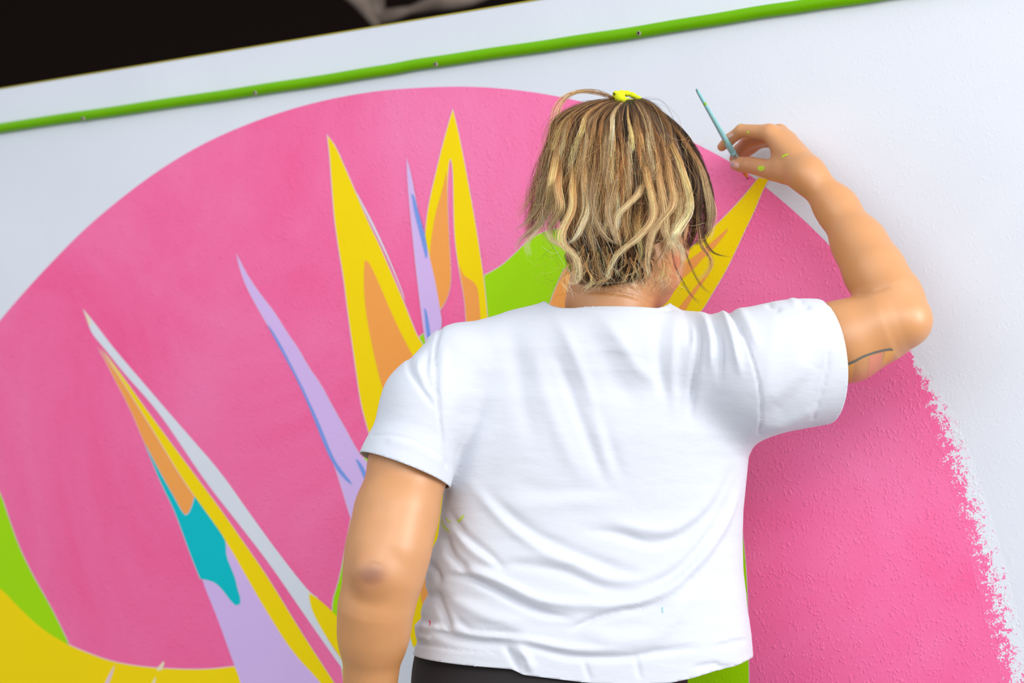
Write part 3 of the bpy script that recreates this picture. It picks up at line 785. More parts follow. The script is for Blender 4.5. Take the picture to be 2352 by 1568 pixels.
FOLDS = [
    # long soft drapes from the yoke
    ([(1262, 699), (1330, 707), (1400, 713), (1470, 715), (1542, 712)], 3, -0.0014, 0),
    ([(1172, 740), (1185, 830), (1205, 940), (1225, 1020)], 22, -0.0030, 1), ([(1130, 730), (1120, 830), (1110, 950)], 30, 0.0020, 1),
    ([(1225, 760), (1245, 880), (1300, 1030), (1350, 1110)], 20, 0.0026, 1), ([(1265, 790), (1310, 900), (1370, 1060), (1400, 1120)], 15, -0.0034, 1),
    ([(1262, 712), (1300, 770), (1345, 880), (1385, 1010), (1400, 1080)], 15, 0.0032, 1), ([(1330, 740), (1385, 810), (1420, 880), (1480, 930)], 30, -0.0042, 1),
    ([(1350, 900), (1390, 1000), (1430, 1100)], 16, -0.0026, 1),
    ([(1380, 725), (1430, 790), (1470, 850), (1530, 890)], 17, 0.0030, 1), ([(1075, 900), (1060, 980), (1045, 1060), (1030, 1120)], 24, -0.0045, 1),
    ([(1020, 790), (1018, 850), (1015, 930)], 9, 0.0026, 1), ([(1120, 960), (1090, 1050), (1070, 1150)], 26, 0.0030, 1),
    # gathers at the raised shoulder
    ([(1520, 716), (1512, 780), (1515, 860), (1530, 920)], 13, -0.0042, 1), ([(1550, 712), (1548, 770), (1545, 860), (1550, 950)], 13, 0.0032, 1),
    ([(1586, 722), (1602, 755), (1604, 800), (1592, 880), (1585, 960)], 8, -0.0075, 1), ([(1600, 716), (1622, 740), (1634, 790), (1632, 850)], 9, 0.0050, 1),
    ([(1626, 712), (1645, 750), (1655, 800), (1652, 880)], 7, -0.0060, 1), ([(1648, 700), (1672, 740), (1690, 800), (1700, 860)], 9, 0.0055, 1),
    ([(1664, 704), (1688, 732), (1702, 775)], 6, -0.0045, 1), ([(1692, 700), (1720, 745), (1740, 800)], 10, 0.0028, 1),
    ([(1760, 696), (1775, 706), (1795, 712)], 7, -0.0030, 1), ([(1835, 688), (1845, 700), (1862, 706)], 6, -0.0030, 1), ([(1820, 688), (1826, 696)], 8, 0.002, 0),
    ([(1560, 700), (1580, 735), (1582, 800)], 9, -0.0030, 1),
    # armhole seams
    ([(1700, 750), (1722, 810), (1740, 870), (1748, 930), (1746, 996)], 3.5, -0.0022, 0), ([(1015, 742), (1000, 800), (1000, 860), (1006, 930), (1018, 1010), (1032, 1070)], 4, -0.0034, 0),
    ([(968, 797), (944, 815), (940, 845), (962, 885), (1000, 938)], 6, -0.0036, 1), ([(985, 780), (968, 790), (950, 800)], 4, -0.002, 1), ([(985, 800), (978, 860), (998, 905)], 7, -0.0030, 1),
    ([(965, 820), (962, 850), (985, 885)], 7, 0.0025, 1),
    # right sleeve
    ([(1752, 975), (1810, 925), (1870, 870), (1905, 800)], 26, -0.0050, 1), ([(1752, 940), (1810, 880), (1860, 800)], 30, 0.0030, 1), ([(1760, 992), (1830, 962), (1880, 930)], 12, 0.0030, 1),
    ([(1900, 694), (1903, 760), (1902, 830), (1892, 890), (1868, 960)], 3, -0.0013, 0),
    ([(856, 1000), (900, 1000), (950, 1012), (1000, 1038), (1030, 1062)], 3, -0.0013, 0), ([(900, 1012), (960, 1030), (1010, 1060)], 10, 0.0012, 0),
    # waist and lower back
    ([(1030, 1170), (1065, 1225), (1120, 1270), (1160, 1310)], 9, -0.0045, 1), ([(1015, 1215), (1035, 1270), (1062, 1300), (1080, 1322)], 10, -0.0060, 1),
    ([(1045, 1215), (1090, 1268), (1150, 1300)], 12, 0.0040, 1), ([(1120, 1130), (1180, 1190), (1260, 1240), (1380, 1290), (1480, 1325)], 14, -0.0036, 1),
    ([(1080, 1110), (1160, 1200), (1250, 1268), (1340, 1300)], 13, 0.0030, 1), ([(1340, 1218), (1420, 1226), (1490, 1246), (1560, 1232), (1620, 1180)], 12, -0.0045, 1),
    ([(1400, 1196), (1470, 1214), (1540, 1216), (1600, 1180), (1650, 1110)], 12, 0.0036, 1), ([(1110, 1306), (1190, 1296), (1290, 1312), (1380, 1348), (1460, 1356)], 12, -0.0036, 1),
    ([(1190, 1270), (1300, 1290), (1400, 1330), (1500, 1322), (1580, 1260), (1650, 1180)], 12, 0.0028, 1), ([(1470, 1352), (1560, 1310), (1620, 1240), (1670, 1160), (1690, 1090)], 11, -0.0034, 1),
    ([(1026, 1322), (1080, 1328), (1130, 1352), (1190, 1384), (1250, 1408), (1310, 1418)], 8, -0.0085, 1), ([(1040, 1310), (1100, 1316), (1160, 1340), (1240, 1378), (1330, 1395)], 11, 0.0060, 1),
    ([(1240, 1372), (1330, 1388), (1420, 1390), (1500, 1372), (1570, 1325), (1640, 1240), (1685, 1140)], 13, 0.0060, 1), ([(1524, 1372), (1490, 1388), (1462, 1398), (1420, 1404), (1360, 1424), (1310, 1446)], 7, -0.0075, 1),
    ([(1560, 1360), (1620, 1290), (1665, 1210)], 14, -0.0030, 1), ([(1330, 1440), (1400, 1470), (1500, 1462), (1560, 1400), (1600, 1340)], 22, 0.0040, 1),
    ([(1000, 1350), (1015, 1395), (1030, 1440), (1040, 1458)], 9, -0.0050, 1), ([(1010, 1345), (1050, 1380), (1130, 1420), (1220, 1440)], 16, 0.0040, 1),
    ([(1045, 1412), (1068, 1438), (1105, 1450), (1200, 1456)], 8, -0.0050, 1), ([(1030, 1440), (1100, 1456), (1200, 1468), (1320, 1490), (1440, 1490)], 9, 0.0050, 1),
    ([(988, 1446), (1040, 1464), (1110, 1476), (1180, 1474)], 9, -0.0075, 1), ([(1200, 1478), (1300, 1506), (1420, 1510), (1520, 1496), (1600, 1488)], 8, -0.0055, 1),
    ([(1160, 1486), (1178, 1508), (1190, 1538)], 7, -0.0060, 1), ([(1185, 1482), (1210, 1510), (1222, 1545)], 10, 0.0050, 1),
    ([(1590, 1535), (1640, 1525), (1660, 1532), (1690, 1530)], 5, -0.0040, 1), ([(1460, 1505), (1470, 1560)], 6, -0.0022, 1), ([(1340, 1515), (1355, 1562)], 6, -0.0022, 1),
    ([(1640, 1486), (1690, 1474), (1722, 1470)], 4, -0.0025, 1), ([(956, 1478), (1000, 1484), (1060, 1494), (1140, 1498)], 3, -0.0016, 0),
    ([(980, 1290), (1000, 1310), (1010, 1340)], 8, -0.005, 1), ([(962, 1436), (985, 1442), (1010, 1438)], 7, 0.004, 1), ([(960, 1460), (990, 1466)], 6, 0.003, 1),
    ([(1690, 1060), (1640, 1160), (1560, 1260)], 9, -0.0016, 1), ([(1700, 1120), (1660, 1220), (1600, 1320)], 7, 0.0018, 1),
    ([(1130, 1150), (1220, 1165), (1320, 1150), (1420, 1160)], 22, 0.0022, 1), ([(1180, 1115), (1290, 1130), (1400, 1120)], 18, -0.0018, 1),
]
sv = sculpt(sv, gn, FOLDS)
sh = fast_mesh('t_shirt', sv, st_)
bm_ = bmesh.new(); bm_.from_mesh(sh); bmesh.ops.remove_doubles(bm_, verts=bm_.verts, dist=0.0007)
bmesh.ops.dissolve_degenerate(bm_, dist=0.0002, edges=bm_.edges); 
for _ in range(6):
    mv = []
    for v_ in bm_.verts:
        if v_.is_boundary:
            nb_ = [e_.other_vert(v_) for e_ in v_.link_edges if e_.is_boundary]
            if len(nb_) == 2: mv.append((v_, v_.co * 0.5 + (nb_[0].co + nb_[1].co) * 0.25))
    for v_, c_ in mv: v_.co = c_
bmesh.ops.remove_doubles(bm_, verts=bm_.verts, dist=0.0005)
bm_.to_mesh(sh); bm_.free()
m, n, l, b = material('white_cotton'); M_cotton = m
b.inputs['Base Color'].default_value = lin((216, 219, 227)); b.inputs['Roughness'].default_value = 0.85
b.inputs['Specular IOR Level'].default_value = 0.25; b.inputs['Sheen Weight'].default_value = 0.15
g = n.new('ShaderNodeNewGeometry')
mp = n.new('ShaderNodeMapping'); mp.inputs['Scale'].default_value = (0.55, 0.55, 1.4); l.new(g.outputs['Position'], mp.inputs['Vector'])
nz = n.new('ShaderNodeTexNoise'); nz.inputs['Scale'].default_value = 42; nz.inputs['Detail'].default_value = 4; l.new(mp.outputs['Vector'], nz.inputs['Vector'])
nk = n.new('ShaderNodeTexNoise'); nk.inputs['Scale'].default_value = 900; nk.inputs['Detail'].default_value = 1; l.new(mp.outputs['Vector'], nk.inputs['Vector'])
ma = n.new('ShaderNodeMath'); ma.operation = 'MULTIPLY_ADD'; ma.inputs[1].default_value = 0.06; l.new(nk.outputs['Fac'], ma.inputs[0]); l.new(nz.outputs['Fac'], ma.inputs[2])
bp = n.new('ShaderNodeBump'); bp.inputs['Strength'].default_value = 0.35; bp.inputs['Distance'].default_value = 0.004
l.new(ma.outputs[0], bp.inputs['Height']); l.new(bp.outputs['Normal'], b.inputs['Normal'])
shirto = hang(put('t_shirt', sh, M_cotton), person)
shirto['label'] = 'loose white cotton t-shirt with short sleeves and paint smears'
md = shirto.modifiers.new('thick', 'SOLIDIFY'); md.thickness = 0.0016; md.offset = -1
BV_SHIRT = BVHTree.FromPolygons([tuple(v) for v in sv], [tuple(q) for q in st_])


def decal(name, outline, bvh, mat, parent, off=0.0005, step=3.0, label=None):
    """a thin film of paint that follows the surface it lies on"""
    p = smooth_outline(outline) if len(outline) < 9 else np.asarray(outline, float)
    x0_, y0_ = p.min(0) - step; x1_, y1_ = p.max(0) + step
    xs = np.arange(x0_, x1_ + step, step); ys = np.arange(y0_, y1_ + step, step)
    X, Y_ = np.meshgrid(xs, ys, indexing='ij'); X = X.ravel(); Y_ = Y_.ravel()
    V3, ok = [], []
    for a, b_ in zip(X, Y_):
        d = Vector(ray(a, b_)).normalized(); h = bvh.ray_cast(Vector(CAM), d)
        if h[0] is None: V3.append(CAM); ok.append(False)
        else: V3.append(np.array(h[0]) - np.array(d) * off); ok.append(True)
    V3 = np.array(V3); ok = np.array(ok)
    d, _ = seg_dist(X, Y_, np.r_[p, p[:1]])
    inside = np.zeros(len(X), bool)
    for i in range(len(p)):
        a, b_ = p[i - 1], p[i]
        cnd = (a[1] > Y_) != (b_[1] > Y_)
        with np.errstate(divide='ignore', invalid='ignore'):
            xi = (b_[0] - a[0]) * (Y_ - a[1]) / (b_[1] - a[1]) + a[0]
        inside ^= cnd & (X < xi)
    gg = np.where(inside, -d, d)
    nx, ny = len(xs), len(ys)
    T = []
    for i in range(nx - 1):
        for j in range(ny - 1):
            a = i * ny + j; q = (a, a + 1, a + ny + 1, a + ny)
            if all(ok[k] for k in q) and np.ptp(V3[list(q), 1]) < 0.02: T += [(q[0], q[1], q[2]), (q[0], q[2], q[3])]
    if not T: return None
    V4, T4 = clip(V3, np.array(T), gg)
    o = hang(put(name, fast_mesh(name, V4, T4), mat), person)
    o.parent = parent; o.matrix_parent_inverse = Matrix.Identity(4)
    if label: o['label'] = label
    return o


def ribbon_px(pts_, w0, w1=None):
    p = catmull(pts_, 5); t = np.gradient(p, axis=0); t /= np.linalg.norm(t, axis=1)[:, None] + 1e-9
    nn = np.c_[-t[:, 1], t[:, 0]]; s = np.linspace(0, 1, len(p)); w1 = w0 if w1 is None else w1
    w = (w0 + (w1 - w0) * s) * np.clip(np.minimum(s, 1 - s) * 6 + 0.25, 0, 1)
    return np.r_[p + nn * w[:, None] / 2, (p - nn * w[:, None] / 2)[::-1]]


M_lime = simple('wet_lime_paint', (196, 224, 40), 0.5)
M_lime2 = simple('dried_lime_smear', (206, 232, 120), 0.7)
M_red = simple('red_paint_fleck', (232, 90, 120), 0.6)
M_tealf = simple('teal_paint_fleck', (150, 205, 215), 0.7)
M_ink = simple('grey_tattoo_ink', (112, 108, 100), 0.5)
M_inkp = simple('pink_tattoo_ink', (224, 140, 112), 0.45)
M_inky = simple('orange_tattoo_ink', (232, 164, 88), 0.45)
M_nailp = simple('finger_nail', (232, 178, 160), 0.25)
M_nails = simple('silver_nail_edge', (178, 168, 172), 0.3)
M_stitch = simple('pale_stitch', (222, 225, 232), 0.8)
# ------------------------------------------------------------------ shirt marks
TM = shirto
decal('paint_smear', ribbon_px([(1050, 1198), (1058, 1192), (1066, 1181)], 9, 5), BV_SHIRT, M_lime2, TM, label='pale green paint smear')
decal('paint_smear', ribbon_px([(1024, 1190), (1030, 1196), (1037, 1200)], 5, 3), BV_SHIRT, M_lime2, TM, label='pale green paint smear')
decal('paint_smear', ribbon_px([(1010, 1188), (1013, 1196), (1014, 1204)], 8, 6), BV_SHIRT, M_lime, TM, label='bright green paint smear')
decal('paint_smear', ribbon_px([(1016, 1204), (1024, 1214), (1033, 1221)], 8, 3), BV_SHIRT, M_lime2, TM, label='pale green paint smear')
decal('paint_fleck', ribbon_px([(985, 1424), (988, 1430), (986, 1437)], 4, 2), BV_SHIRT, M_red, TM, step=1.5, label='red paint fleck')
decal('paint_fleck', ribbon_px([(1522, 1393), (1521, 1400), (1523, 1408)], 3, 2), BV_SHIRT, M_tealf, TM, step=1.5, label='teal paint fleck')
# ------------------------------------------------------------------ marks on the skin
decal('tattoo', ribbon_px([(1930, 843), (1960, 831), (1985, 818), (2015, 808), (2045, 802), (2050, 806)], 6, 4), BV_BODY, M_ink, bodyo, 0.0004, 2, label='grey tattoo line above the elbow')
decal('tattoo', [(1915, 850), (1962, 832), (1960, 860), (1950, 900), (1930, 915), (1912, 910)], BV_BODY, M_inky, bodyo, 0.0002, 3, label='orange tattoo patch')
decal('tattoo', [(1998, 818), (2027, 808), (2026, 830), (2016, 852), (1996, 885), (1980, 890), (1994, 850)], BV_BODY, M_inkp, bodyo, 0.0002, 3, label='pink tattoo patch')
decal('tattoo', [(2033, 808), (2056, 804), (2052, 826), (2030, 850), (2026, 840)], BV_BODY, M_inky, bodyo, 0.0002, 3, label='orange tattoo patch')
decal('tattoo', ribbon_px([(1938, 856), (1942, 868), (1938, 880), (1928, 890)], 4, 3), BV_BODY, M_ink, bodyo, 0.0005, 2, label='grey tattoo line above the elbow')
decal('fingernail', [(1683, 371), (1697, 374), (1699, 380), (1696, 386), (1684, 383), (1680, 377)], BV_BODY, M_nailp, bodyo, 0.0006, 1.5, label='pale thumb nail')
decal('fingernail', [(1679, 373), (1683, 371), (1685, 377), (1684, 383), (1679, 380)], BV_BODY, M_nails, bodyo, 0.0009, 1.5, label='grey nail tip')
decal('fingernail', [(1672, 309), (1682, 305), (1686, 309), (1680, 315), (1673, 317)], BV_BODY, M_nailp, bodyo, 0.0006, 1.5, label='pale index nail')
decal('paint_spot', [(1741, 382), (1750, 380), (1757, 383), (1755, 390), (1747, 394), (1740, 388)], BV_BODY, M_lime, bodyo, 0.0003, 1.5, label='yellow-green paint spot')
decal('paint_spot', ribbon_px([(1796, 361), (1802, 357), (1812, 353)], 6, 3), BV_BODY, M_lime, bodyo, 0.0003, 1.5, label='yellow-green paint spot')
decal('paint_spot', ribbon_px([(1696, 287), (1700, 284), (1704, 283)], 4, 3), BV_BODY, M_lime, bodyo, 0.0003, 1.5, label='yellow-green paint spot')
decal('paint_spot', [(1716, 301), (1720, 301), (1720, 306), (1716, 306)], BV_BODY, M_lime, bodyo, 0.0003, 1.5, label='yellow-green paint spot')

# ------------------------------------------------------------------ trousers and shoes
def trousers(p):
    d = ell(p, np.array([HIPX, 2.25, 0.95]), (0.180, 0.122, 0.18))
    for s in (-1, 1):
        lg = chain(p, [(np.array([HIPX + s * 0.085, 2.25, 0.82]), 0.098), (np.array([HIPX + s * 0.10, 2.235, 0.50]), 0.064), (np.array([HIPX + s * 0.105, 2.245, 0.36]), 0.060), (np.array([HIPX + s * 0.11, 2.26, 0.09]), 0.048)], 0.03)
        d = smin(d, lg, 0.03)
    return d


tv, tq = surface_net(trousers, (HIPX - 0.25, 2.08, 0.0), (HIPX + 0.25, 2.42, 1.16), 0.0065, newton=2)
tt = tri(tq)
tv, tt = clip(tv, tt, tv[:, 2] - 1.035); tv, tt = clip(tv, tt, 0.075 - tv[:, 2])
m, n, l, b = material('black_jersey'); M_black = m
b.inputs['Base Color'].default_value = lin((38, 32, 33)); b.inputs['Roughness'].default_value = 0.8
g = n.new('ShaderNodeNewGeometry'); nz = n.new('ShaderNodeTexNoise'); nz.inputs['Scale'].default_value = 260; nz.inputs['Detail'].default_value = 2
l.new(g.outputs['Position'], nz.inputs['Vector'])
r = n.new('ShaderNodeValToRGB'); r.color_ramp.elements[0].position = 0.74; r.color_ramp.elements[1].position = 0.8
r.color_ramp.elements[0].color = lin((38, 32, 33)); r.color_ramp.elements[1].color = lin((96, 84, 84))
l.new(nz.outputs['Fac'], r.inputs['Fac']); l.new(r.outputs['Color'], b.inputs['Base Color'])
tro = hang(put('trousers', fast_mesh('trousers', tv, tt), M_black), person)
tro['label'] = 'black trousers showing below the shirt hem'
md = tro.modifiers.new('thick', 'SOLIDIFY'); md.thickness = 0.002; md.offset = -1
M_shoe = simple('grey_canvas', (70, 70, 76), 0.8); M_sole = simple('white_rubber', (225, 225, 222), 0.6)
for s in (-1, 1):
    cx_ = HIPX + s * 0.115

    def shoe(p, cx_=cx_):
        d = cone(p, np.array([cx_, 2.25, 0.05]), np.array([cx_ + s * 0.015, 2.40, 0.042]), 0.040, 0.036)
        d = smin(d, cone(p, np.array([cx_, 2.26, 0.05]), np.array([cx_, 2.262, 0.12]), 0.040, 0.046), 0.02)
        return smax(smax(d, 0.018 - p[:, 2], 0.004), p[:, 2] - 0.125, 0.004)

    def sole(p, cx_=cx_):
        d = cone(p * [1, 1, 0.001], np.array([cx_, 2.25, 0.0]), np.array([cx_ + s * 0.015, 2.40, 0.0]), 0.045, 0.041)
        return smax(smax(d, p[:, 2] - 0.022, 0.004), 0.001 - p[:, 2], 0.003)
    a, q = surface_net(shoe, (cx_ - 0.08, 2.15, -0.01), (cx_ + 0.08, 2.48, 0.15), 0.006, newton=1)
    so = hang(put('shoe', fast_mesh('shoe', a, q), M_shoe), person)
    a, q = surface_net(sole, (cx_ - 0.08, 2.15, -0.01), (cx_ + 0.08, 2.48, 0.05), 0.005, newton=1)
    o = hang(put('sole', fast_mesh('sole', a, q), M_sole), person); o.parent = so; o.matrix_parent_inverse = Matrix.Identity(4)

# ------------------------------------------------------------------ paintbrush
tip = W(1718, 411, 0.0012); end = P(1599, 204, 2.258)
ax = (end - tip); BL = np.linalg.norm(ax); ax /= BL
brush = empty('paintbrush', tip)
tag(brush, 'thin pale blue paintbrush held in the raised hand against the wall', 'paintbrush')


def along(f): return tip + ax * BL * f


m, n, l, b = material('pale_blue_lacquer'); M_handle = m
b.inputs['Roughness'].default_value = 0.3
g = n.new('ShaderNodeNewGeometry'); nz = n.new('ShaderNodeTexNoise'); nz.inputs['Scale'].default_value = 75; nz.inputs['Detail'].default_value = 2
l.new(g.outputs['Position'], nz.inputs['Vector'])
r = n.new('ShaderNodeValToRGB'); e = r.color_ramp.elements
e[0].position = 0.0; e[0].color = lin((70, 110, 160)); e[1].position = 0.34; e[1].color = lin((140, 205, 210))
e2 = r.color_ramp.elements.new(0.66); e2.color = lin((150, 212, 216)); e3 = r.color_ramp.elements.new(0.685); e3.color = lin((150, 200, 30))
l.new(nz.outputs['Fac'], r.inputs['Fac']); l.new(r.outputs['Color'], b.inputs['Base Color'])
fr = [0.30, 0.33, 0.38, 0.45, 0.6, 0.8, 0.97, 1.0]; rd = [0.0042, 0.0046, 0.0046, 0.0040, 0.0034, 0.0028, 0.0022, 0.0010]
V, Fc = tube([along(f) for f in fr], rd, 14); hang(put('handle', mesh('handle', V, Fc), M_handle), brush)
M_fer = simple('brushed_nickel', (190, 205, 200), 0.3, 0.5, 0.6)
fr = [0.085, 0.09, 0.14, 0.18, 0.19, 0.20, 0.29, 0.30]; rd = [0.0020, 0.0026, 0.0032, 0.0042, 0.0048, 0.0044, 0.0052, 0.0048]
V, Fc = tube([along(f) for f in fr], rd, 14); hang(put('ferrule', mesh('ferrule', V, Fc), M_fer), brush)
M_bri = simple('orange_wet_bristles', (240, 150, 20), 0.5)
V, Fc = [], []
for i in range(46):
    a = rnd.random() * 6.283; rr_ = 0.0019 * math.sqrt(rnd.random())
    u_ = np.cross(ax, [0, 0, 1.0]); u_ /= np.linalg.norm(u_); w_ = np.cross(ax, u_); o_ = u_ * math.cos(a) + w_ * math.sin(a)
    p_ = [along(0.10) + o_ * rr_, along(0.05) + o_ * rr_ * 1.25, along(0.012 + 0.006 * rnd.random()) + o_ * rr_ * 0.3]
    v_, f_ = tube(p_, [0.0006, 0.0006, 0.0002], 5); k = len(V); V += v_; Fc += [tuple(i_ + k for i_ in q_) for q_ in f_]
o = hang(put('bristles', mesh('bristles', V, Fc), M_bri), brush); o['kind'] = 'stuff'; o['label'] = 'orange paint-loaded bristles'
V, Fc = tube([along(0.022), along(0.008), along(0.0)], [0.0012, 0.0012, 0.0003], 8)
o = hang(put('bristle_tip', mesh('bristle_tip', V, Fc), simple('dark_bristle_tip', (70, 45, 50), 0.6)), brush)

# ------------------------------------------------------------------ hair
m, n, l, b = material('brown_underhair'); M_under = m
b.inputs['Base Color'].default_value = lin((62, 45, 33)); b.inputs['Roughness'].default_value = 0.6


def scalp(p):
    q = (p - HC) @ HR
    d = ell(q, np.array([0, -0.018, 0.026]), (0.0805, 0.096, 0.097))
    d = smax(d, q[:, 1] - 0.045 - 0.1 * q[:, 2], 0.01)
    d = smin(d, cone(p, P(1385, 545, 2.165), P(1390, 608, 2.172), 0.052, 0.040), 0.02)
    d = smin(d, ell(p, P(1425, 400, 2.155), (0.082, 0.056, 0.092)), 0.02)
    return d


hv, hq = surface_net(scalp, (-0.05, 2.02, 1.38), (0.35, 2.40, 1.75), 0.005, newton=2)
hair = hang(put('hair', fast_mesh('hair', hv, hq), M_under), person)
hair['label'] = 'dark-rooted blonde wavy hair tied up at the crown'

BR1, BR2, BR3 = (54, 36, 24), (98, 68, 42), (150, 104, 62)
GO1, GO2, GO3 = (192, 138, 82), (236, 182, 116), (255, 224, 174)
strands, radii_, colors_ = [], [], []
NP = 26


def add_lock(path, n_, w0, w1, root, mid_, tip_, wave=0.0, wl=1.5, flat=0.6, rad=0.00011, cut=0.35, jit=0.4, bright=0.0):
    """path: (px, py, Y) points; n_ hairs around it; widths in pixels"""
    g_ = resample(path, NP); s = np.linspace(0, 1, NP); lv = math.exp(bright + rnd.gauss(0, 0.4))
    ph0 = rnd.random() * 6.28
    for i in range(n_):
        a = rnd.random() * 6.283; q = math.sqrt(rnd.random())
        ox, od = q * math.cos(a), q * math.sin(a) * flat
        wd = w0 + (w1 - w0) * (s ** 0.8)
        wd = wd * (1 - 0.55 * np.clip((s - 0.72) / 0.28, 0, 1))
        ph = ph0 + rnd.gauss(0, jit); am = wave * (1 + rnd.gauss(0, 0.25))
        wv = am * np.sin(ph + s * 6.283 * wl) * np.clip((s - 0.15) * 1.6, 0, 1)
        wv2 = am * np.cos(ph + s * 6.283 * wl + 0.7) * np.clip((s - 0.2) * 1.4, 0, 1)
        frz = rnd.gauss(0, 1) * 1.6 * s ** 2 + 0.8 * np.sin(rnd.random() * 6 + s * (9 + 12 * rnd.random()))
        x_ = g_[:, 0] + ox * wd + wv + frz * (0.6 + s); y_ = g_[:, 1] + rnd.gauss(0, 1.2)
        D_ = g_[:, 2] + (od * wd + wv2 * 0.7) / 1850.0
        L_ = 1 - cut * rnd.random() ** 2
        u = s * L_
        x_, y_, D_ = np.interp(u, s, x_), np.interp(u, s, y_), np.interp(u, s, D_)
        strands.append(np.array([P(x_[k], y_[k], D_[k]) for k in range(NP)]))
        radii_.append(rad * (0.75 + 0.5 * rnd.random()) * np.clip((1 - s) * 5 + 0.25, 0, 1))
        v = lv * math.exp(rnd.gauss(0, 0.34)) * (1.12 - 0.4 * abs(ox))  # hairs at lock edges coloured darker, painted shading that gives volume
        c0, c1, c2 = (np.array(lin(c_)[:3]) for c_ in (root, mid_, tip_))
        sm = np.clip(s * 2.0, 0, 1)[:, None]; st2 = np.clip(s * 2.0 - 1.0, 0, 1)[:, None]
        cc = (c0 * (1 - sm) + c1 * sm) * (1 - st2) + c2 * st2
        colors_.append(np.clip(cc * v, 0, 1))


LY = [215, 228, 235, 250, 280, 320, 370, 430, 480, 540, 600, 660]
LX = [1400, 1372, 1340, 1308, 1280, 1262, 1247, 1236, 1234, 1240, 1282, 1310]
RX_ = [1466, 1480, 1494, 1512, 1530, 1549, 1564, 1576, 1580, 1566, 1545, 1520]


def env(y_, th):
    return np.interp(y_, LY, LX) * (1 - th) + np.interp(y_, LY, RX_) * th


def fan(th, yend, layer, flick=0.0):
    pts_ = []
    for t in (0, 0.05, 0.11, 0.2, 0.32, 0.46, 0.6, 0.74, 0.87, 1.0):
        y_ = 232 + (yend - 232) * t ** 1.05
        w = min(1, t / 0.2); w = w * w * (3 - 2 * w); w = w ** 0.7
        side = abs(th - 0.48) * 2
        x_ = (1436 + (th - 0.5) * 40) * (1 - w) + env(y_, th) * w
        y2 = y_ - 16 * math.sin(math.pi * min(t / 0.24, 1)) * (0.35 + side)
        x_ += flick * max(0, t - 0.6) ** 1.3
        D_ = 2.19 - 0.130 * min(1, (t / 0.30)) ** 0.6 * (1 - 0.55 * side ** 2.2) + layer * 0.012 + 0.016 * max(0, t - 0.6)
        pts_.append((x_, y2, D_))
    return pts_


pal = [(BR1, BR2, GO1), (BR2, GO1, GO2), (BR2, BR3, GO2), (BR3, GO2, GO3), (BR1, BR3, GO1), (BR2, GO2, GO3)]
# inner darker layers, layer shadow put into their colour, then the golden outer locks
dark = [(BR1, BR1, BR2), (BR1, BR2, BR2), (BR1, BR2, BR3), (BR2, BR2, GO1)]
for i in range(30):
    th = (i + 0.5) / 30
    add_lock(fan(th, rnd.uniform(500, 570), 1.8), 60, 5, 16, BR1, BR1, BR2, wave=6, wl=1.6, rad=0.00014, jit=0.8)
for i in range(46):
    th = min(0.99, max(0.0, (i + rnd.random()) / 46)); k = rnd.choice(dark)
    ye = rnd.uniform(480, 580) if th > 0.12 else rnd.uniform(520, 565)
    add_lock(fan(th, ye, 1.0, -110 if th < 0.12 else 0), 105, 4, 14, *k, wave=rnd.uniform(6, 13), wl=rnd.uniform(1.1, 1.8), jit=0.7)
for i in range(40):
    th = min(0.97, max(0.01, (i + rnd.random()) / 40)); k = rnd.choice(pal)
    ye = rnd.uniform(440, 600) if th > 0.15 else rnd.uniform(500, 570)
    add_lock(fan(th, ye, rnd.uniform(0, 0.5), -140 if th < 0.13 else 0), 80, 2, 9, *k, wave=rnd.uniform(9, 20), wl=rnd.uniform(0.9, 1.7), jit=rnd.choice((0.25, 0.5)), bright=0.1)
# pale streaks near the crown
for th, ye in ((0.50, 430), (0.46, 520), (0.79, 500), (0.83, 470), (0.30, 520), (0.12, 540), (0.62, 560)):
    add_lock(fan(th, ye, -0.2), 60, 3, 10, GO1, GO3, GO2, wave=6, wl=1.0, bright=-0.1, jit=0.35)
# curls that can be picked out
CURLS = [
    [(1436, 236), (1400, 300), (1368, 380), (1357, 440), (1368, 500), (1395, 545), (1422, 560)],
    [(1440, 238), (1425, 330), (1412, 420), (1400, 480), (1408, 530), (1418, 560)],
    [(1448, 238), (1480, 330), (1484, 400), (1498, 455), (1502, 500), (1470, 545), (1425, 580), (1402, 612), (1392, 640)],
    [(1445, 238), (1465, 350), (1470, 430), (1440, 470), (1418, 500), (1425, 530)],
    [(1450, 240), (1520, 330), (1540, 420), (1545, 470), (1520, 505), (1500, 540), (1490, 600), (1495, 640)],
    [(1400, 240), (1330, 320), (1315, 420), (1312, 480), (1290, 530), (1292, 560), (1325, 590), (1334, 625), (1325, 652), (1305, 650)],
    [(1390, 240), (1300, 320), (1280, 420), (1285, 480), (1262, 520), (1268, 550), (1310, 575), (1330, 600)],
    [(1395, 238), (1340, 300), (1345, 400), (1350, 470), (1330, 520), (1318, 545), (1300, 560)],
    [(1385, 236), (1290, 300), (1262, 400), (1250, 470), (1235, 510), (1210, 535), (1192, 552), (1182, 575)],
    [(1385, 238), (1296, 310), (1270, 410), (1262, 470), (1240, 515), (1222, 540), (1205, 560), (1215, 590)],
    [(1390, 236), (1285, 300), (1252, 400), (1238, 470), (1218, 505), (1200, 520), (1190, 530)],
    [(1455, 240), (1540, 330), (1575, 420), (1580, 480), (1560, 520), (1548, 550), (1570, 575), (1572, 600)],
    [(1450, 240), (1500, 330), (1515, 420), (1530, 480), (1532, 530), (1545, 560), (1560, 590)],
]
